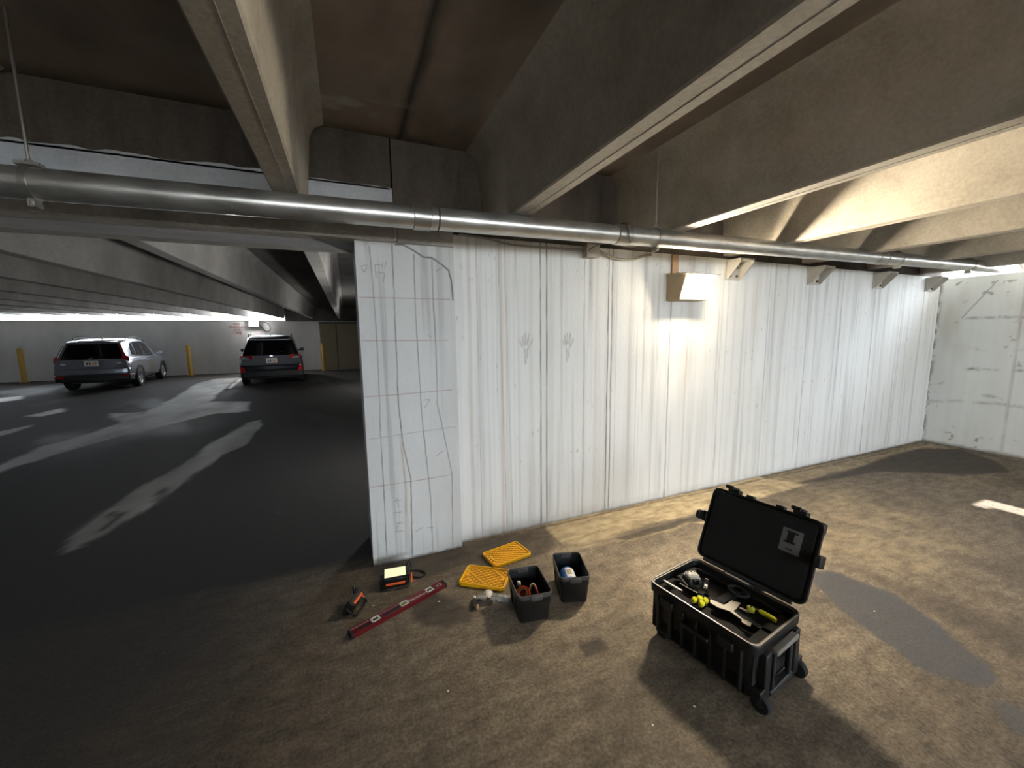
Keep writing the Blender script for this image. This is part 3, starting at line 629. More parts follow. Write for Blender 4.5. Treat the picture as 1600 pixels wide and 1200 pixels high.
# ================================================================== cars
M_glass = mat('tinted_glass', srgb(10, 11, 13), .06, spec=.8, coat=.6)
M_tail = mat('tail_light_red', srgb(176, 22, 26), .15, coat=1, spec=.8)
M_taild = mat('tail_light_dark_red', srgb(120, 16, 20), .15, coat=1)
M_clear = mat('tail_light_clear', srgb(196, 196, 200), .15, coat=1)
M_trim = mat('bumper_black', srgb(26, 26, 27), .55)
M_plate = mat('plate_white', srgb(214, 208, 198), .5)
M_plateo = mat('plate_orange', srgb(206, 138, 96), .5)
def lerp(a, b, t): return a+(b-a)*t
def interp(tab, y):
    for (y0, v0), (y1, v1) in zip(tab[:-1], tab[1:]):
        if y <= y1: return lerp(v0, v1, max(0, (y-y0)/(y1-y0)))
    return tab[-1][1]
def make_car(name, label, loc, rz, body_m, P):
    root = thing(name, label, 'car', loc, rz)
    L, W, Ht = P['L'], P['W'], P['H']; hw = W/2
    belt = P['belt']; roof = P['roof']; bw = P['bw']; rw = P['rw']; sill = P['sill']
    # --- lower body: rear at y = 0, nose at y = L
    rings = []
    ys = [0, .04, .12, .3, .6, .95, 1.4, 2.0, 2.7, 3.2, L-.75, L-.4, L-.15, L-.04, L]
    for y in ys:
        w = interp(bw, y)*hw; zb = interp(belt, y); z0 = interp(sill, y)
        prof = [(0, z0), (w*.80, z0), (w*.96, z0+.07), (w*1.0, z0+.22), (w*1.0, z0+.40), (w*.985, zb-.18), (w*.955, zb-.05), (w*.90, zb), (w*.5, zb+.012), (0, zb+.015)]
        rings.append([(x, y, z) for x, z in prof]+[(-x, y, z) for x, z in prof[::-1][1:-1]])
    b = MB(); b.loft(rings); body = b.build('body', body_m, root, bevel=.015, seg=2, smooth=50)
    # --- greenhouse
    def side(y, v, s=1, off=0):
        zb = interp(belt, y)-.01; zr = interp(roof, y); wb = interp(bw, y)*hw*.90; wr = interp(rw, y)*hw
        return (s*(lerp(wb, wr, max(v, 0)**1.15)+off), y+P['rake']*v*(1 if y < .9 else 0)*max(0, 1-y/.9), lerp(zb, zr, v))
    rings = []
    gy = [P['g0'], P['g0']+.12, .7, 1.1, 1.7, 2.3, 2.7, 3.0, P['g1']]
    for y in gy:
        r = [side(y, v) for v in (0, .3, .6, .85, .96)]
        zr = interp(roof, y); wr = interp(rw, y)*hw; y2 = side(y, 1)[1]
        r += [(wr*.86, y2, zr+.03), (wr*.45, y2, zr+.05), (0, y2, zr+.055)]
        rings.append(r+[(-x, yy, z) for x, yy, z in r[::-1][1:]])
    g = MB(); g.loft(rings); g.build('roof', body_m, root, bevel=.01, smooth=50)
    # --- side glass
    for s in (1, -1):
        for quad in P['side_glass']:
            m = MB(); n = 6; q = [side(y, v, s, .006) for y, v in quad]; q2 = [side(y, v, s, -.01) for y, v in quad]
            k = len(q); m.add(q+q2, [tuple(range(k)) if s > 0 else tuple(range(k))[::-1]]+[(i, (i+1) % k, k+(i+1) % k, k+i) for i in range(k)])
            m.build('side_window', M_glass, root, smooth=0)
        tr = MB(); tr.tube([side(y, -.02, s, .008) for y in (.55, 1.1, 1.7, 2.4, 3.0)], .009, 6); tr.build('window_trim', M_chrome if P['chrome'] else M_trim, root)
    # --- rear glass and tailgate
    y0 = P['g0']; zb = interp(belt, y0); zr = interp(roof, y0)
    def rear(u, v, off=.006):
        x, y, z = side(y0, v, 1); return (x*u, y-off-.05*(1-u*u)*.6, z)
    for nm, mt, us, vs, of in (('rear_window', M_glass, P['rg'], (.04, .90), .012),):
        m = MB(); R_ = []
        for v in np.linspace(vs[0], vs[1], 5):
            R_.append([rear(u, v, of) for u in np.linspace(-us, us, 9)]+[rear(u, v, of-.02) for u in np.linspace(us, -us, 9)])
        m.loft(R_); m.build(nm, mt, root, smooth=50)
    sp_ = MB(); sp_.loft([[(x, side(y0, .97)[1]-d, zr+.02+.02*(d < .1)) for x in np.linspace(-hw*.62, hw*.62, 9)]+[(x, side(y0, .97)[1]-d, zr-.005) for x in np.linspace(hw*.62, -hw*.62, 9)] for d in (-.1, .13)])
    sp_.build('spoiler', body_m, root, bevel=.005)
    # --- bumpers and lights
    z0 = P['sill'][0][1]
    m = MB(); m.loft([[(-w, y, z0-.04), (w, y, z0-.04), (w, y, z0+.16), (-w, y, z0+.16)] for y, w in ((-.05, hw*.8), (.0, hw*.955), (.3, hw*1.0))]); m.build('rear_bumper', M_trim, root, bevel=.03, seg=3)
    m = MB(); m.loft([[(-w, y, z0+.17), (w, y, z0+.17), (w, y, z0+.36), (-w, y, z0+.36)] for y, w in ((-.06, hw*.78), (-.01, hw*.95), (.25, hw*1.0))]); m.build('bumper_cover', body_m, root, bevel=.04, seg=3)
    for s in (1, -1):
        for nm, mt, poly, y_, d in P['lights']:
            m = MB(); m.loft([[(s*x, yy+y_, z) for x, z, yy in poly], [(s*x, yy+y_-d, z) for x, z, yy in poly]]); m.build(nm, mt, root, bevel=.008)
        mi = MB(); mi.loft([[(s*(hw*.93+a), 2.98+b_, interp(belt, 3)+.10+c_) for a, b_, c_ in ((0, 0, -.03), (.2, .02, -.06), (.23, .03, .06), (.14, .02, .09), (0, 0, 0))], [(s*(hw*.93+a), 3.08+b_, interp(belt, 3)+.10+c_) for a, b_, c_ in ((0, 0, -.03), (.17, .04, -.04), (.20, .05, .04), (.13, .04, .07), (0, 0, 0))]])
        mi.build('side_mirror', P['mirror'], root, bevel=.02, seg=2)
        rr = MB(); rr.tube([side(y, 1.0, s, -.03)[:2]+(interp(roof, y)+.075-(.05 if y in (.75, 2.7) else 0),) for y in (.75, .85, 1.4, 2.0, 2.6, 2.7)], .014, 6); rr.build('roof_rail', M_trim, root)
        m = MB(); m.cyl((s*(hw*.3), -.03, z0-.02), (s*(hw*.3), .3, z0-.02), .035, n=12)
        if s > 0: m.build('exhaust_pipe', M_steel, root)
        for y in (1.0, 2.15): MB().cbox((s*(hw*1.0), y+.1, interp(belt, y)-.12), (.03, .18, .03)).build('door_handle', body_m, root, bevel=.008)
    pl = MB(); pl.cbox((0, P['plate'][0], P['plate'][1]), (.32, .015, .17)); po = pl.build('licence_plate', M_plate, root, bevel=.004)
    for x in (-.09, -.03, .05, .10): MB().cbox((x, P['plate'][0]-.012, P['plate'][1]-.005), (.03, .006, .075)).build('plate_mark', M_trim if x < 0 else M_plateo, po)
    MB().cbox((0, P['plate'][0]+.015, P['plate'][1]), (.62, .012, .22)).build('plate_recess', P['recess'], root, bevel=.01)
    MB().cbox((0, P['plate'][0]-.01, P['plate'][1]+.15), (.11, .02, .05)).build('badge', M_chrome, root, bevel=.01)
    MB().cbox((0, P['plate'][0]-.005, P['plate'][1]+.105), (.70, .025, .025)).build('tailgate_trim', M_chrome if P['chrome'] else body_m, root, bevel=.005)
    w_ = MB(); w_.tube([rear(-.05, .08, .03), rear(.25, .2, .035), rear(.55, .26, .035)], .008, 6); w_.build('wiper', M_trim, root)
    an = MB(); an.loft([[(-.02, 1.0, Ht-.02), (.02, 1.0, Ht-.02), (.02, 1.2, Ht-.02), (-.02, 1.2, Ht-.02)], [(-.004, .97, Ht+.06), (.004, .97, Ht+.06), (.004, 1.0, Ht+.06), (-.004, 1.0, Ht+.06)]]); an.build('antenna', M_trim, root)
    # --- wheels, arches
    for s in (1, -1):
        for y in P['axles']:
            ar = MB(); a_ = [(y+.40*math.cos(t), .345+.40*math.sin(t)) for t in np.linspace(-.25, PI+.25, 18)]; ai = [(y+.33*math.cos(t), .345+.33*math.sin(t)) for t in np.linspace(PI+.25, -.25, 18)]
            ar.loft([[(s*(hw*.97), p, q) for p, q in a_+ai], [(s*(hw*1.012), p, q) for p, q in a_+ai]]); ar.build('wheel_arch', M_trim, root, smooth=0)
            tw = MB(); R = .335
            tw.lathe([(R-.12, -.10), (R-.02, -.105), (R, -.08), (R, .08), (R-.02, .105), (R-.10, .10), (R-.11, .07), (.02, .07)], n=36, M=T(s*(hw*1.0-.105), y, R) @ Ry(s*PI/2))
            wo = tw.build('wheel', M_tyre, root)
            rm = MB(); rm.lathe([(R-.115, .085), (R-.125, .098), (R-.14, .085), (R-.14, .045), (R-.115, .045)], n=36, M=T(s*(hw*1.0-.105), y, R) @ Ry(s*PI/2))
            for k in range(5):
                for dk in (-.11, .11):
                    a1 = 2*PI*k/5+dk; rm.loft([[(p[0], p[1], h_) for p in ((.03*math.cos(a1)-.018*math.sin(a1), .03*math.sin(a1)+.018*math.cos(a1)), (.03*math.cos(a1)+.018*math.sin(a1), .03*math.sin(a1)-.018*math.cos(a1)), ((R-.13)*math.cos(a1)+.013*math.sin(a1), (R-.13)*math.sin(a1)-.013*math.cos(a1)), ((R-.13)*math.cos(a1)-.013*math.sin(a1), (R-.13)*math.sin(a1)+.013*math.cos(a1)))] for h_ in (.075, .092)], M=T(s*(hw*1.0-.105), y, R) @ Ry(s*PI/2))
            rm.lathe([(.05, .07), (.05, .095), (.02, .10)], n=16, M=T(s*(hw*1.0-.105), y, R) @ Ry(s*PI/2)); rm.build('rim', M_alloy, wo)
    un = MB(); un.box(-hw*.8, hw*.8, .35, L-.3, .22, .42); un.build('underbody', M_trim, root)
    return root
silver = mat('silver_paint', srgb(160, 166, 178), .24, .7, var=.02, coat=.8)
navy = mat('dark_blue_paint', srgb(12, 15, 22), .3, .1, var=.02, coat=.35, spec=.3)
make_car('suv', 'silver SUV with chrome window trim parked near the far wall on the left', (-7.38, 16.4, 0), math.radians(6), silver, dict(
    L=4.4, W=1.80, H=1.64, chrome=True, rake=.26, g0=.10, g1=3.45, mirror=silver, recess=silver,
    belt=[(0, .98), (.3, 1.03), (1.5, 1.0), (3.1, .97), (3.5, .99), (4.1, .90), (4.4, .70)],
    roof=[(0, 1.50), (.4, 1.55), (1.4, 1.60), (2.3, 1.575), (2.7, 1.48), (3.45, 1.0)],
    bw=[(0, .93), (.12, .98), (.6, 1.0), (3.2, 1.0), (3.8, .97), (4.25, .88), (4.4, .74)], rw=[(0, .66), (.6, .72), (1.6, .74), (2.6, .70), (3.45, .80)],
    sill=[(0, .34), (.4, .30), (1.0, .24), (3.3, .24), (4.4, .26)], axles=(.88, 3.50), rg=.90,
    side_glass=[[(.62, .16), (.98, .12), (1.02, .84), (.86, .80), (.68, .5)], [(1.08, .10), (1.80, .08), (1.80, .88), (1.1, .87)], [(1.88, .08), (2.78, .08), (2.72, .55), (2.45, .86), (1.88, .88)]],
    lights=[('tail_light', M_tail, [(.64, .88, .02), (.87, .90, .12), (.85, 1.06, .13), (.75, 1.10, .05)], -.015, .02), ('tail_light_upper', M_taild, [(.735, 1.09, .03), (.80, 1.07, .10), (.66, 1.44, .26), (.62, 1.44, .22)], -.005, .02),
            ('reversing_light', M_clear, [(.56, .82, 0), (.80, .84, .06), (.80, .88, .06), (.60, .88, 0)], -.012, .02), ('reflector', M_tail, [(.64, .42, -.02), (.84, .42, .0), (.84, .47, .0), (.64, .47, -.02)], -.035, .015)],
    plate=(-.03, .86)))
make_car('suv.001', 'dark blue SUV with low red tail lights parked below the far wall lamp', (-2.33, 15.2, 0), math.radians(7), navy, dict(
    L=4.6, W=1.86, H=1.66, chrome=False, rake=.30, g0=.10, g1=3.5, mirror=M_black, recess=navy,
    belt=[(0, 1.00), (.3, 1.04), (1.5, 1.02), (3.1, 1.0), (3.5, 1.0), (4.2, .92), (4.6, .72)],
    roof=[(0, 1.50), (.4, 1.58), (1.4, 1.64), (2.3, 1.62), (2.8, 1.52), (3.5, 1.02)],
    bw=[(0, .93), (.12, .98), (.6, 1.0), (3.2, 1.0), (3.8, .97), (4.4, .88), (4.6, .74)], rw=[(0, .68), (.6, .72), (1.6, .74), (2.6, .70), (3.5, .80)],
    sill=[(0, .34), (.4, .30), (1.0, .24), (3.3, .24), (4.6, .26)], axles=(.95, 3.65), rg=.84,
    side_glass=[[(.70, .2), (1.05, .12), (1.05, .8), (.86, .72)], [(1.12, .10), (1.86, .08), (1.86, .88), (1.12, .86)], [(1.94, .08), (2.84, .08), (2.78, .55), (2.5, .86), (1.94, .88)]],
    lights=[('tail_light', M_tail, [(.50, .90, .0), (.90, .90, .12), (.86, 1.02, .12), (.56, 1.03, .0)], -.02, .02), ('tail_light_clear', M_clear, [(.60, .91, .0), (.82, .91, .06), (.82, .95, .06), (.62, .95, .0)], -.045, .008),
            ('reflector', M_tail, [(.74, .48, -.01), (.88, .48, .02), (.88, .66, .02), (.80, .66, .0)], -.045, .015)],
    plate=(-.03, .84)))

# ================================================================== storage totes and lids
def tote_at(px_c, rz, W, L, H, name, label):
    root = thing(name, label, 'tote', (px_c[0], px_c[1], 0), rz, group='open black storage totes')
    def ring(w, l, z, r): return [(x, y, z) for x, y in rrect(-w/2, w/2, -l/2, l/2, r)]
    t = MB(); t0, t1 = .86, .92
    t.loft([ring(W*t0, L*t0, 0, .02), ring(W*t0, L*t0, .008, .02), ring(W*.93, L*.93, H*.62, .02), ring(W*.96, L*.96, H*.66, .022), ring(W*.97, L*.97, H-.012, .024),
            ring(W*.94, L*.95, H-.012, .022), ring(W*.93, L*.94, H*.66, .02), ring(W*.90, L*.91, H*.6, .018), ring(W*(t0-.03), L*(t0-.03), .012, .018)])
    t.build('tub', M_tub, root)
    r = MB(); r.loft([ring(W*.97, L*.97, H-.022, .024), ring(W, L, H-.022, .028), ring(W, L, H, .028), ring(W*.95, L*.96, H, .022), ring(W*.95, L*.96, H-.012, .022)], cap=False)
    r.build('rim', M_rim, root)
    for s in (1, -1):
        MB().box(-.035, .035, s*L/2-.012, s*L/2+.012, H-.03, H-.004).build('handle_lug', M_rim, root, bevel=.004)
        for sx in (-1, 1):
            rb = MB(); rb.loft([[(sx*(W*.43)+a, s*L*.18+b_, .01) for a, b_ in ((-.004, -.01), (.004, -.01), (.004, .01), (-.004, .01))], [(sx*(W*.475)+a, s*L*.18+b_, H*.64) for a, b_ in ((-.004, -.01), (.004, -.01), (.004, .01), (-.004, .01))]]); rb.build('side_rib', M_tub, root)
    return root
TA = tote_at((.9025, 1.935), math.radians(-7.7), .20, .272, .17, 'storage_tote', 'open black plastic tote with an orange tape roll inside, beside the yellow lids')
TB = tote_at((1.208, 1.975), math.radians(-18.2), .185, .272, .17, 'storage_tote', 'open black plastic tote holding a blue can, nearer the black case')
def lid_at(c, rz, tilt, z, label):
    root = thing('tote_lid', label, 'lid', (c[0], c[1], z), 0, group='yellow tote lids on the floor', rot=(0, tilt, rz))
    L, W = .305, .205
    def ring(w, l, z, r): return [(x, y, z) for x, y in rrect(-l/2, l/2, -w/2, w/2, r)]
    m = MB(); m.loft([ring(W*.97, L*.98, .0, .02), ring(W, L, .004, .024), ring(W, L, .020, .024), ring(W*.97, L*.98, .024, .022), ring(W*.91, L*.94, .024, .018), ring(W*.88, L*.92, .013, .016)]); m.build('panel', M_yellow, root)
    r = MB(); hw_, hl = W*.87/2, L*.91/2
    for s in (1, -1):
        for k in range(-9, 10):
            a = k*.042; p = []
            # clip the diagonal y = s*(x - a)*0.75 to the panel
            for x in np.linspace(-hl, hl, 120):
                y = s*(x-a)*.8
                if abs(y) <= hw_: p.append((x, y))
            if len(p) > 2: 
                (xa, ya), (xb, yb) = p[0], p[-1]; d = Vector((xb-xa, yb-ya)).normalized(); n_ = (-d.y*.0022, d.x*.0022)
                r.loft([[(xa+n_[0], ya+n_[1], z_), (xa-n_[0], ya-n_[1], z_), (xb-n_[0], yb-n_[1], z_), (xb+n_[0], yb+n_[1], z_)] for z_ in (.012, .0175+.0004*s)])
    r.build('diamond_ribs', mat('yellow_ribs', srgb(222, 160, 10), .45) if 'yellow_ribs' not in bpy.data.materials else bpy.data.materials['yellow_ribs'], root, smooth=0)
    for s in (1, -1): 
        h = MB(); h.loft([[(s*hl*.88+x, y, z_) for x, y in rrect(-.008, .008, -.022, .022, .007)] for z_ in (.012, .022)]); h.build('latch_slot', M_yellow, root)
    return root
lid_at((.752, 2.292), math.radians(-36), 0, .001, 'yellow plastic tote lid lying beside the tote with the tape, the nearer lid')
lid_at((.985, 2.488), math.radians(10), 0, .001, 'yellow plastic tote lid nearest the white wall, lying behind the other lid')

# ---- things inside the totes
def rr3(w, l, z, r, cx=0): return [(cx+x, y, z) for x, y in rrect(-w/2, w/2, -l/2, l/2, r, 5)]
def P3(px, py, z): a = fl(px, py, z); return (a[0], a[1], z)
AB = math.radians(-18.2)
can = thing('spray_can', 'blue can with a white and beige label lying in the tote nearest the case', 'can', (1.208-.008*math.cos(AB)+.075*math.sin(AB), 1.975-.008*math.sin(AB)-.075*math.cos(AB), .068), rot=(-PI/2, 0, AB))
M_canb = mat('can_blue', srgb(74, 122, 196), .3, .1)
MB().lathe([(.044, 0), (.050, .004), (.050, .125), (.046, .140), (.034, .150), (.012, .153)], n=40).build('body', M_canb, can)
def sector(name, m, a0, a1, z0_, z1_, r):
    a_ = np.linspace(a0, a1, 12); k = MB(); k.loft([[(r*math.cos(a), r*math.sin(a), z) for a in a_]+[((r-.0008)*math.cos(a), (r-.0008)*math.sin(a), z) for a in a_[::-1]] for z in (z0_, z1_)]); k.build(name, m, can)
sector('label', mat('can_label', srgb(226, 226, 224), .5), -PI/2-.35, -PI/2+.75, .03, .122, .0508)
sector('label_print', mat('can_print', srgb(178, 162, 140), .5), -PI/2-.25, -PI/2+.35, .055, .105, .0514)
def in_tote(x, y, z, c0=(.9025, 1.935), a=math.radians(-7.7)): return (c0[0]+x*math.cos(a)-y*math.sin(a), c0[1]+x*math.sin(a)+y*math.cos(a), z)
AT = math.radians(-7.7)
pc = thing('tool_pouch', 'dark tool pouch filling the bottom of the black tote beside the yellow lids', 'pouch', in_tote(0, -.005, .0135), AT)
MB().loft([rr3(.145, .20, 0, .02), rr3(.150, .205, .015, .025), rr3(.140, .195, .042, .03), rr3(.10, .15, .050, .03)]).build('pouch', mat('pouch_fabric', srgb(34, 30, 28), .9, var=.2, bump=.5, bscale=40), pc)
tp = thing('tape_roll', 'orange and cream tape roll leaning inside the black tote', 'tape roll', in_tote(-.040, -.02, .109), 0, rot=(math.radians(38), math.radians(-30), AT))
MB().lathe([(.026, -.011), (.040, -.011), (.040, .011), (.026, .011), (.026, -.011)], n=32).build('tape', M_orange, tp)
MB().lathe([(.021, -.012), (.0265, -.012), (.0265, .012), (.021, .012), (.021, -.012)], n=32).build('core', mat('cardboard_cream', srgb(224, 206, 170), .8), tp)
wc = thing('glue_bottle', 'small dark bottle with a white cap inside the tote behind the tape roll', 'bottle', in_tote(-.045, .055, .0640), AT)
MB().lathe([(.014, 0), (.016, .003), (.016, .035), (.010, .045), (.009, .050)], n=20).build('body', mat('bottle_dark', srgb(46, 52, 56), .35), wc)
MB().lathe([(.0115, .050), (.0115, .068), (.008, .072)], n=16).build('cap', M_white, wc)
hk = thing('pry_hook', 'pink and tan hooked hand tool lying across the contents of the black tote', 'hand tool', in_tote(.04, -.02, .066), AT)
MB().tube([(.008, -.055, .012), (.006, -.02, .03), (.0, .015, .055)], [.008, .008, .007], 10).build('handle', mat('handle_pink', srgb(186, 92, 82), .5), hk)
MB().tube(hang([(.0, .015, .055), (-.004, .025, .064), (-.014, .030, .068), (-.026, .026, .060), (-.032, .018, .045)], 5), .007, 10).build('hook', mat('hook_tan', srgb(190, 160, 132), .5), hk)
dk = thing('screwdriver', 'dark red handled screwdriver lying in the black tote beside the hooked tool', 'hand tool', in_tote(.0, .0, .078), math.radians(60))
MB().tube([(-.045, 0, 0), (-.02, 0, 0), (.02, 0, 0)], [.010, .012, .009], 12).build('grip', mat('dark_red_tool', srgb(92, 20, 22), .45), dk)
MB().cyl((.0195, 0, 0), (.065, 0, 0), .0035, n=10).build('shaft', M_steel, dk)

# ---- bag and hammer on the floor
bg = thing('plastic_bag', 'crumpled clear and white plastic bag on the floor against the nearer yellow lid', 'bag', (*fl(772, 934), 0), math.radians(-33))
def crumple(cx, cy, lx, ly, h, seed, m, name, rz=0):
    n1, n2 = 14, 10; V = []; rn = random.Random(seed)
    top = [[(cx+lx*(i/(n1-1)-.5)*(1+.08*rn.uniform(-1, 1)), cy+ly*(j/(n2-1)-.5)*(1+.12*rn.uniform(-1, 1)),
             .004+h*math.sqrt(max(0, math.sin(PI*i/(n1-1))*math.sin(PI*j/(n2-1))))*(.55+.45*rn.random())) for i in range(n1)] for j in range(n2)]
    b_ = MB(); vs = [p for r in top for p in r]; k = len(vs); vs += [(x, y, .001) for x, y, z in vs]
    fs = [(j*n1+i, j*n1+i+1, (j+1)*n1+i+1, (j+1)*n1+i) for j in range(n2-1) for i in range(n1-1)]
    fs += [tuple(q+k for q in f[::-1]) for f in fs]
    edge = [i for i in range(n1)]+[j*n1+n1-1 for j in range(1, n2)]+[(n2-1)*n1+i for i in range(n1-2, -1, -1)]+[j*n1 for j in range(n2-2, 0, -1)]
    fs += [(edge[(q+1) % len(edge)], edge[q], edge[q]+k, edge[(q+1) % len(edge)]+k) for q in range(len(edge))]
    b_.add(vs, fs, Rz(rz)); return b_.build(name, m, bg, smooth=20)
crumple(.035, .0, .115, .062, .022, 5, mat('bag_clear', srgb(150, 150, 148), .25, var=.2, scale=60, coat=.5), 'clear_sleeve')
crumple(-.045, .012, .055, .075, .035, 9, mat('bag_white', srgb(226, 218, 206), .5, var=.06), 'white_wrapper')
crumple(-.075, -.02, .06, .04, .016, 12, bpy.data.materials['bag_clear'], 'loose_flap')
hm = thing('hammer', 'small hammer with a dark head lying on the floor beside the plastic bag', 'hammer', (*fl(741, 945), 0), math.radians(-20))
MB().loft([[(x, y*s_, .014+z*s_) for x, z in ((-.009, -.009), (.009, -.009), (.009, .009), (-.009, .009))] for y, s_ in ((-.05, .9), (-.02, 1.2), (.02, 1.2), (.035, .8))] ).build('head', M_black, hm, bevel=.002)
MB().cyl((0, .034, .014), (0, .055, .014), .009, n=12).build('striking_tip', M_white, hm)
MB().cyl((.006, .0, .013), (.11, .004, .012), .006, .009, n=12).build('handle', mat('dark_handle', srgb(40, 34, 30), .6), hm)
MB().tube([(.02, -.02, .012), (.022, -.045, .012)], .007, 8).build('claw', mat('wood_tan', srgb(150, 118, 84), .6), hm)

# ================================================================== spirit level
la, lb_ = Vector((*fl(546, 996), 0)), Vector((*fl(695, 914), 0)); ld = (lb_-la); LL = ld.length
lv = thing('spirit_level', 'long dark red spirit level with three vials lying flat on the floor', 'spirit level', tuple(la), math.atan2(ld.y, ld.x))
LW = .055; TH = .026
prof = [(-LW/2, 0), (LW/2, 0), (LW/2, TH), (LW/2-.009, TH), (LW/2-.011, TH-.005), (-LW/2+.011, TH-.005), (-LW/2+.009, TH), (-LW/2, TH)]
MB().loft([[(x, y, z) for y, z in prof] for x in (.012, LL-.012)]).build('rail_body', M_red, lv)
for x0, x1 in ((0, .014), (LL-.014, LL)): MB().box(x0, x1, -LW/2-.001, LW/2+.001, 0, TH+.001).build('end_cap', M_black, lv, bevel=.003)
M_vial = mat('vial_yellow_green', srgb(150, 160, 60), .15, coat=.8)
for f in (.24, .53, .81):
    x = f*LL; v = MB(); w, h_ = .024, .020
    for q in ((x-w, x+w, -h_, -h_+.007), (x-w, x+w, h_-.007, h_), (x-w, x-w+.008, -h_, h_), (x+w-.008, x+w, -h_, h_)): v.box(*q, TH-.006, TH+.002)
    vo = v.build('vial_frame', M_white, lv)
    MB().box(x-w+.007, x+w-.007, -h_+.006, h_-.006, TH-.006, TH-.0035).build('vial_window', M_black, vo)
    (MB().cyl((x-.012, 0, TH-.001), (x+.012, 0, TH-.001), .0035, n=10) if f == .53 else MB().cyl((x, -.010, TH-.001), (x, .010, TH-.001), .0035, n=10)).build('vial_tube', M_vial, vo)
for f, w in ((.13, .03), (.40, .055)):
    s_ = MB(); s_.loft([[(f*LL+x, y, z) for x, y in rrect(-w, w, -.010, .010, .009)] for z in (TH-.0052, TH-.004)]); s_.build('hand_slot', M_black, lv)
M_lt = mat('lettering_white', srgb(226, 196, 196), .5)
text('Milwaukee', .030, .0004, M_lt, 'logo_lettering', lv, T(.665*LL, 0, TH-.0042))
text('\u00d7 S', .028, .0004, M_lt, 'end_lettering', lv, T(.925*LL, 0, TH-.0042))

# ================================================================== folding work lights
M_panel = mat('panel_glow', (.4, .4, .3, 1), .4, emit=(1.0, .97, .55, 1), estr=.50)
M_pan_off = mat('panel_off', srgb(120, 118, 104), .3)
def work_light(name, label, loc, rz, tilt, sc_, on):
    r = thing(name, label, 'work light', loc, rz)
    M = T(0, 0, .052*sc_) @ Rx(tilt) @ Matrix.Scale(sc_, 4)
    MB().loft([[(x, y, z) for x, y in rrect(-.075, .075, -.05, .05, .012)] for z in (-.03, .018)], M=M).build('housing', M_black, r, bevel=.004)
    fr = MB()
    for q in ((-.075, .075, -.05, -.041), (-.075, .075, .041, .05), (-.075, -.067, -.05, .05), (.067, .075, -.05, .05)): fr.box(*q, .0185, .026, M=M)
    fr.build('bezel', M_black, r)
    MB().box(-.066, .066, -.040, .040, .0185, .0215, M=M).build('light_panel', M_panel if on else M_pan_off, r)
    MB().box(-.060, .060, -.055, -.0505, -.030, -.012, M=M).build('orange_strip', M_orange, r, bevel=.002)
    for k in range(5): MB().box(-.055+k*.024, -.045+k*.024, -.035, .035, -.040, -.0305, M=M).build('cooling_fin', M_black, r)
    st = MB(); S = sc_
    st.tube(hang([(.082*S, 0, .055*S), (.086*S, -.02*S, .03*S), (.086*S, -.06*S, .009), (.06*S, -.075*S, .009), (-.06*S, -.075*S, .009), (-.086*S, -.06*S, .009), (-.086*S, -.02*S, .03*S), (-.082*S, 0, .055*S)], 5), .008*S, 8)
    st.build('stand', M_black, r)
    ft = MB(); ft.tube(hang([(.086*S, -.02*S, .02*S), (.088*S, .03*S, .009), (.06*S, .06*S, .009), (-.06*S, .06*S, .009), (-.088*S, .03*S, .009), (-.086*S, -.02*S, .02*S)], 5), .007*S, 8); ft.build('rear_stand', M_black, r)
    for s in (1, -1): MB().cyl((s*.076*S, 0, .052*S), (s*.096*S, 0, .052*S), .014*S, n=16).build('knob', M_black, r)
    MB().loft([[(x, y, z) for y, z in ((-.05*S, .01), (-.025*S, .012), (.0, .05*S), (-.012*S, .055*S))] for x in (.094*S, .106*S)]).build('orange_guard', M_orange, r, bevel=.003)
    hd = MB(); hd.tube(hang([(.07*S, .02*S, .06*S), (.085*S, .035*S, .10*S), (.10*S, .04*S, .105*S), (.11*S, .03*S, .07*S)], 5), .010*S, 10); hd.build('carry_handle', M_black, r)
    return r
work_light('work_light', 'lit black and orange folding work light at the foot of the white pier', (.205, 2.50, 0), math.radians(-6), math.radians(12), 1.0, True)
work_light('work_light.001', 'smaller dark unlit work light with an orange side left of the lit one', (-.055, 2.345, 0), math.radians(62), math.radians(-60), .78, False)
cb = MB(); cb.tube(hang([(.30, 2.52, .006), (.36, 2.48, .006), (.40, 2.50, .006), (.38, 2.55, .006), (.32, 2.58, .006), (.28, 2.56, .006)], 8), .005, 8)
tag(cb.build('power_cord', M_rubber), 'short black cord curled on the floor beside the lit work light', 'cord')

# ================================================================== wheeled equipment case
CW, CL, CH = .405, .548, .298            # short side, long side, height
case = thing('equipment_case', 'large open black wheeled equipment case with foam lining', 'case', (1.643, 1.266, 0), math.radians(9))
b = MB(); b.loft([rr3(CW-.07, CL-.07, .025, .03), rr3(CW-.05, CL-.05, .035, .03), rr3(CW-.022, CL-.022, CH-.05, .035), rr3(CW-.004, CL-.004, CH-.045, .035), rr3(CW, CL, CH-.02, .038), rr3(CW, CL, CH-.004, .038),
        rr3(CW-.004, CL-.004, CH, .036), rr3(CW-.016, CL-.016, CH, .032), rr3(CW-.018, CL-.018, CH-.006, .032), rr3(CW-.03, CL-.03, CH-.006, .03), rr3(CW-.034, CL-.034, CH-.03, .028), rr3(CW-.075, CL-.075, .045, .025)])
b.build('base_shell', M_black, case)
s = MB(); s.loft([rr3(CW-.004, CL-.004, CH-.001, .036), rr3(CW-.004, CL-.004, CH+.0035, .036), rr3(CW-.014, CL-.014, CH+.0035, .032), rr3(CW-.014, CL-.014, CH-.001, .032)], cap=False)
s.build('rim_seal', mat('rim_plastic', srgb(118, 108, 98), .3, spec=.7), case)
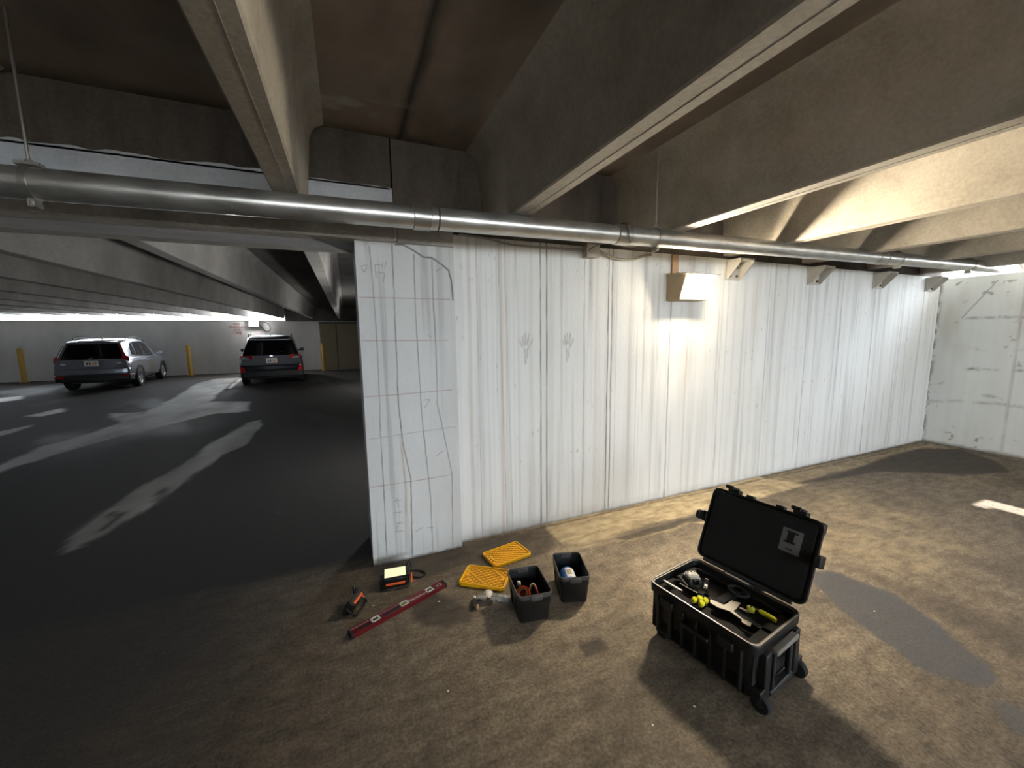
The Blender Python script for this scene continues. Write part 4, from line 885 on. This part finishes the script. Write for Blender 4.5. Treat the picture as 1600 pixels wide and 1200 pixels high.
s = MB(); s.loft([rr3(CW-.019, CL-.019, CH-.007, .032), rr3(CW-.019, CL-.019, CH-.001, .032), rr3(CW-.029, CL-.029, CH-.001, .03), rr3(CW-.029, CL-.029, CH-.007, .03)], cap=False); s.build('inner_lip', mat('lip_plastic', srgb(78, 70, 64), .45), case)
fo = MB(); w, l = CW-.04, CL-.04; zt = CH-.03
fo.box(-w/2, w/2, -l/2, l/2, .05, zt-.03)
for q in ((-w/2, w/2, l/2-.03, l/2), (-w/2, w/2, -l/2, -l/2+.05), (-w/2, -w/2+.025, -l/2, l/2), (w/2-.03, w/2, -l/2, l/2), (-.03, -.005, -l/2, l/2), (-w/2, 0, .05, .075), (0, w/2, -.02, .02)): fo.box(*q, zt-.031, zt)
fo.build('foam_insert', M_foam, case)
# ribs, latch keepers, handle side
for k in range(7):
    y = -.21+k*.07; MB().box(-CW/2-.002, -CW/2+.02, y-.006, y+.006, .05, CH-.05).build('front_rib', M_black, case, bevel=.003)
for y in (-.15, .15):
    MB().box(-CW/2-.022, -CW/2+.004, y-.035, y+.035, CH-.075, CH-.035).build('latch_keeper', M_black, case, bevel=.005)
MB().box(-CW/2-.018, -CW/2+.002, -.07, .07, CH-.115, CH-.095).build('front_handle', M_black, case, bevel=.006)
M_rail = mat('handle_rail_grey', srgb(52, 52, 55), .4, .3)
for x in (-.13, .13): MB().box(x-.022, x+.022, -CL/2-.018, -CL/2+.02, .03, CH-.045).build('corner_rib', M_black, case, bevel=.006)
for x in (-.075, .075): MB().cyl((x, -CL/2-.012, .05), (x, -CL/2-.012, CH-.06), .008, n=10).build('trolley_tube', M_rail, case)
MB().box(-.095, .095, -CL/2-.035, -CL/2-.002, CH-.062, CH-.040).build('trolley_grip', mat('grip_grey', srgb(120, 114, 106), .4), case, bevel=.006)
MB().box(-.10, .10, -CL/2-.020, -CL/2+.01, .035, .062).build('foot_bar', M_rail, case, bevel=.006)
for x in (-.165, .165):
    w_ = MB(); w_.lathe([(.010, -.016), (.036, -.016), (.040, -.010), (.040, .010), (.036, .016), (.010, .016)], n=28, M=T(x, -CL/2-.012, .0405) @ Ry(PI/2)); wo = w_.build('wheel', M_rubber, case)
    MB().cyl((x-.018, -CL/2-.012, .0405), (x+.018, -CL/2-.012, .0405), .012, n=12).build('hub', M_rail, wo)
    MB().box(x-.024, x+.024, -CL/2-.02, -CL/2+.05, .05, .10).build('wheel_housing', M_black, case, bevel=.006)
for x in (-.15, .15): MB().box(x-.02, x+.02, CL/2-.09, CL/2-.04, 0, .03).build('foot', M_rubber, case, bevel=.004)
MB().box(CW/2-.01, CW/2+.02, -.10, .10, CH-.025, CH+.008).build('hinge', M_black, case, bevel=.006)
# lid: modelled shut (opening downwards, hinge line at x = +CW/2), then swung open
OPEN = math.radians(113)
lid = MB(); LD = .085; HX = CW/2+.008; HZ = CH+.012
MV = T(HX, 0, HZ) @ Ry(OPEN) @ T(-HX, 0, -HZ)
z0 = CH+.012
lid.loft([rr3(CW-.03, CL-.03, z0+.012, .03), rr3(CW-.016, CL-.016, z0, .032), rr3(CW, CL, z0, .038), rr3(CW, CL, z0+.02, .038), rr3(CW-.02, CL-.02, z0+.03, .036), rr3(CW-.05, CL-.05, z0+LD, .04), rr3(CW-.07, CL-.07, z0+LD+.006, .04),
          ], M=MV)
lo = lid.build('lid', M_black, case)
MB().loft([rr3(CW-.044, CL-.044, z0-.004, .03), rr3(CW-.044, CL-.044, z0+.0115, .03)], M=MV).build('lid_foam', M_foam, lo)
rr_ = MB()
for y in (-.16, -.05, .06, .17): MB().box(-.17, .17, y-.012, y+.012, z0+LD, z0+LD+.014, M=MV).build('lid_rib', M_black, lo, bevel=.003)
def latch(x, y, rz, nm='lid_latch'):
    L_ = T(x, y, z0) @ Rz(rz)
    m = MB(); m.box(-.03, .03, 0, .022, -.004, .045, M=MV @ L_); m.box(-.026, .026, .018, .030, -.05, .012, M=MV @ L_); m.box(-.02, .02, .012, .034, -.056, -.046, M=MV @ L_)
    return m.build(nm, M_black, lo, bevel=.003)
for y in (-.165, .165): latch(-CW/2, y, PI/2)
latch(-.02, CL/2, 0); latch(-.02, -CL/2, PI)
for y in (-.075, .075): MB().box(-CW/2-.014, -CW/2+.01, y-.02, y+.02, z0+.0, z0+.035, M=MV).build('lid_catch', M_black, lo, bevel=.003)
for sx, sy in ((-1, -1), (-1, 1)): MB().loft([[(sx*(CW/2-.03)+a*.028, sy*(CL/2-.03)+b_*.028, z) for a, b_ in ((-1, -1), (1, -1), (1, 1), (-1, 1))] for z in (z0+.005, z0+.05)], M=MV).build('corner_guard', M_black, lo, bevel=.008)
# instruction sticker inside the lid
stk = MB(); u0, u1, v0, v1 = -.205, -.115, -.035, .085      # y range, x range (x toward the free edge is negative)
sx0, sx1 = -.120, -.005
stk.box(sx0, sx1, u0, u1, z0-.0055, z0-.0042, M=MV); so = stk.build('sticker', mat('sticker_grey', srgb(112, 110, 108), .5), lo)
for q in ((-.110, -.100, -.185, -.135), (-.100, -.060, -.170, -.140), (-.060, -.050, -.180, -.130), (-.025, -.019, -.175, -.145)): MB().box(*q, z0-.0064, z0-.0056, M=MV).build('sticker_print', M_black, so)
hp = MB(); hp.cyl((HX, -CL/2+.05, HZ), (HX, CL/2-.05, HZ), .008, n=10); hp.build('hinge_pin', M_rail, case)

# ---- what lies in the case
ZC = CH-.026
def on_foam(px, py, z=ZC): a = fl(px, py, z); return (a[0], a[1])
def rod(name, label, cat, pa, pb, r, m, z=ZC):
    a, b_ = Vector((*on_foam(*pa, z), 0)), Vector((*on_foam(*pb, z), 0)); d = b_-a
    t = thing(name, label, cat, (a.x, a.y, z-.004), math.atan2(d.y, d.x)); L_ = d.length
    MB().box(0, L_-.012, -r, r, 0, r*1.3).build('bar', m, t, bevel=.002); MB().box(L_-.0115, L_, -r*1.15, r*1.15, 0, r*1.45).build('end_tip', M_steel, t, bevel=.001)
    return t
rod('marker_stick', 'short white plastic stick lying along the front left edge of the case foam', 'stick', (1036, 906), (1066, 924), .006, M_white)
pn = thing('pen', 'long pale pen lying along the hinge side rim of the open case', 'pen', (1.643+.190*math.cos(math.radians(9))-.085*math.sin(math.radians(9)), 1.266+.190*math.sin(math.radians(9))+.085*math.cos(math.radians(9)), CH+.004), math.radians(9-90))
MB().cyl((0, 0, .005), (.125, 0, .005), .0048, n=12).build('barrel', mat('pen_pale', srgb(216, 202, 182), .4), pn)
MB().cyl((.1255, 0, .005), (.15, 0, .005), .0046, .001, n=12).build('tip', M_steel, pn)
sc = thing('laser_scanner', 'compact grey and black instrument with a rounded top in the case corner', 'instrument', (*on_foam(1081, 908), ZC-.003), math.radians(-18))
MB().loft([rr3(.075, .07, 0, .012), rr3(.078, .073, .02, .014), rr3(.07, .065, .032, .014)]).build('body', M_black, sc)
MB().loft([rr3(.062, .058, .0325, .014), rr3(.060, .056, .043, .016), rr3(.044, .040, .050, .014)]).build('top_cover', mat('instrument_grey', srgb(176, 172, 164), .4), sc, bevel=.002)
MB().cyl((.0, -.034, .026), (.0, -.048, .026), .014, n=20).build('lens', M_glass, sc)
for k in range(3): MB().cyl((.018*(k-1), .01, .0505), (.018*(k-1), .01, .054), .0045, n=12).build('button', M_rail, sc)
MB().tube(hang([(-.045, -.04, .006), (-.05, .0, .010), (-.045, .045, .006)], 5), .004, 8).build('carry_bar', M_steel, sc)
br = thing('mounting_bracket', 'bent bright metal bracket beside the grey instrument in the case', 'bracket', (*on_foam(1103, 914), ZC-.003), math.radians(35))
MB().add(*[[(-.03, -.008, 0), (.03, -.008, 0), (.03, .008, 0), (-.03, .008, 0), (-.03, -.008, .003), (.03, -.008, .003), (.03, .008, .003), (-.03, .008, .003)], [(0, 3, 2, 1), (4, 5, 6, 7), (0, 1, 5, 4), (1, 2, 6, 5), (2, 3, 7, 6), (3, 0, 4, 7)]]).build('plate', M_steel, br)
MB().box(.027, .03, -.008, .008, .0035, .022).build('upright_tab', M_steel, br)
MB().cyl((-.016, 0, .0035), (-.016, 0, .011), .005, n=12).build('thumb_screw', M_white, br)
cl = thing('connector_cluster', 'cluster of bright yellow plug caps on a handle at the case front edge', 'plug caps', (*on_foam(1094, 942, ZC+.008), ZC+.001), math.radians(-35))
for x, y, z in ((-.026, .006, .012), (.0, .016, .017), (.026, .010, .013), (.002, -.016, .012)):
    k = MB(); k.lathe([(.011, -.012), (.0135, -.009), (.0135, .009), (.010, .013)], n=14, M=T(x, y, z+.002) @ Rz(.4) @ Rx(.5)); k.build('yellow_cap', M_lemon, cl, bevel=.001)
MB().box(-.03, .03, -.012, .018, 0, .006).build('holder', M_black, cl, bevel=.002)
tb = thing('steel_jig', 'flat grey steel jig with notched arms lying in the middle of the case', 'jig', (*on_foam(1110, 938), ZC-.004), 0)
o_ = Vector((*on_foam(1110, 938), 0))
def pl(pts, name='arm'):
    q = [(Vector((*on_foam(*p), 0))-o_) for p in pts]; A_ = sum(q[i].x*q[(i+1) % len(q)].y-q[(i+1) % len(q)].x*q[i].y for i in range(len(q)))
    if A_ < 0: q = q[::-1]
    m = MB(); m.prism([(v.x, v.y) for v in q], 0.001, .005); return m.build(name, M_steel, tb, smooth=0)
C1 = lambda pts: [(1010+.15625*a, 850+.15625*b_) for a, b_ in pts]
pl(C1([(635, 565), (650, 555), (770, 610), (800, 600), (850, 565), (940, 590), (895, 655), (870, 670), (965, 750), (1050, 790), (1040, 825), (1010, 815), (950, 780), (955, 760), (830, 670), (730, 640), (715, 635), (640, 590)]), 'plate')
pl(C1([(925, 640), (945, 635), (1030, 670), (1025, 690)]), 'side_arm')
rod('cable_tie_bar', 'thin grey rod lying behind the grey instrument in the case', 'rod', (1062, 911), (1090, 926), .003, M_steel)
yb = thing('yellow_plug', 'short rounded yellow plug standing in the foam beside the long yellow handle', 'plug', (*on_foam(1173, 954), ZC-.004), math.radians(-60))
MB().loft([rr3(.032, .022, 0, .008), rr3(.034, .024, .018, .009), rr3(.026, .018, .024, .008)]).build('body', mat('dull_yellow', srgb(176, 172, 40), .5), yb)
MB().cyl((0, 0, .0245), (0, 0, .028), .004, n=10).build('pin', M_black, yb)
a_, b2 = Vector((*on_foam(1187, 954, ZC+.01), 0)), Vector((*on_foam(1213, 969, ZC+.01), 0)); d = b2-a_
yh = thing('yellow_handled_tool', 'long bright yellow tool handle near the wheeled end of the case', 'handle', (a_.x, a_.y, ZC-.004), math.atan2(d.y, d.x))
MB().tube([(0, 0, .011), (d.length*.15, 0, .012), (d.length*.8, 0, .012), (d.length, 0, .011)], [.009, .0115, .0115, .009], 14).build('grip', M_lemon, yh)
MB().cyl((-.016, 0, .011), (-.001, 0, .011), .006, n=12).build('shank', M_steel, yh)
cc = MB(); o3 = on_foam(1160, 925)
cc.tube(hang([(o3[0]-.03+.036*math.cos(t)+.004*math.sin(3*t), o3[1]+.05*math.sin(t), ZC+.009+.004*t/6) for t in np.linspace(0, 12.0, 26)], 3), .0045, 7)
tag(cc.build('coiled_cable', M_rubber), 'black cable coiled on the foam in front of the case hinge', 'cable')

# ---- scraps and pebbles on the floor
DEB = [((584, 946), 'small pale chip of concrete near the unlit work light'), ((686, 940), 'tiny white chip on the damp spot behind the red level'), ((700, 1080), 'pale paint flake on the floor below the damp spot'),
       ((1085, 1104), 'white crumb of debris in front of the case shadow'), ((1020, 1133), 'tiny white flake of debris nearest the photo bottom centre'), ((1283, 924), 'tan pebble at the near edge of the grey floor patch'), ((1366, 955), 'white chip lying inside the grey floor patch'), ((1460, 922), 'tan crumb beside the far edge of the grey floor patch')]
for (px, lab) in DEB:
    x, y = fl(*px); r_ = random.Random(px[0]); m = MB(); s_ = .006
    vs = [(s_*r_.uniform(.7, 1.3)*math.cos(t), s_*r_.uniform(.5, 1.1)*math.sin(t)) for t in np.linspace(0, 2*PI, 8)[:-1]]
    m.prism(vs, 0, .003, top=[(a*.7, b_*.6) for a, b_ in vs]); o = m.build('chip', M_white if 'white' in lab or 'pale' in lab else mat('tan_stone', srgb(176, 156, 120), .9), smooth=0); o.location = (x, y, 0); tag(o, lab, 'debris')
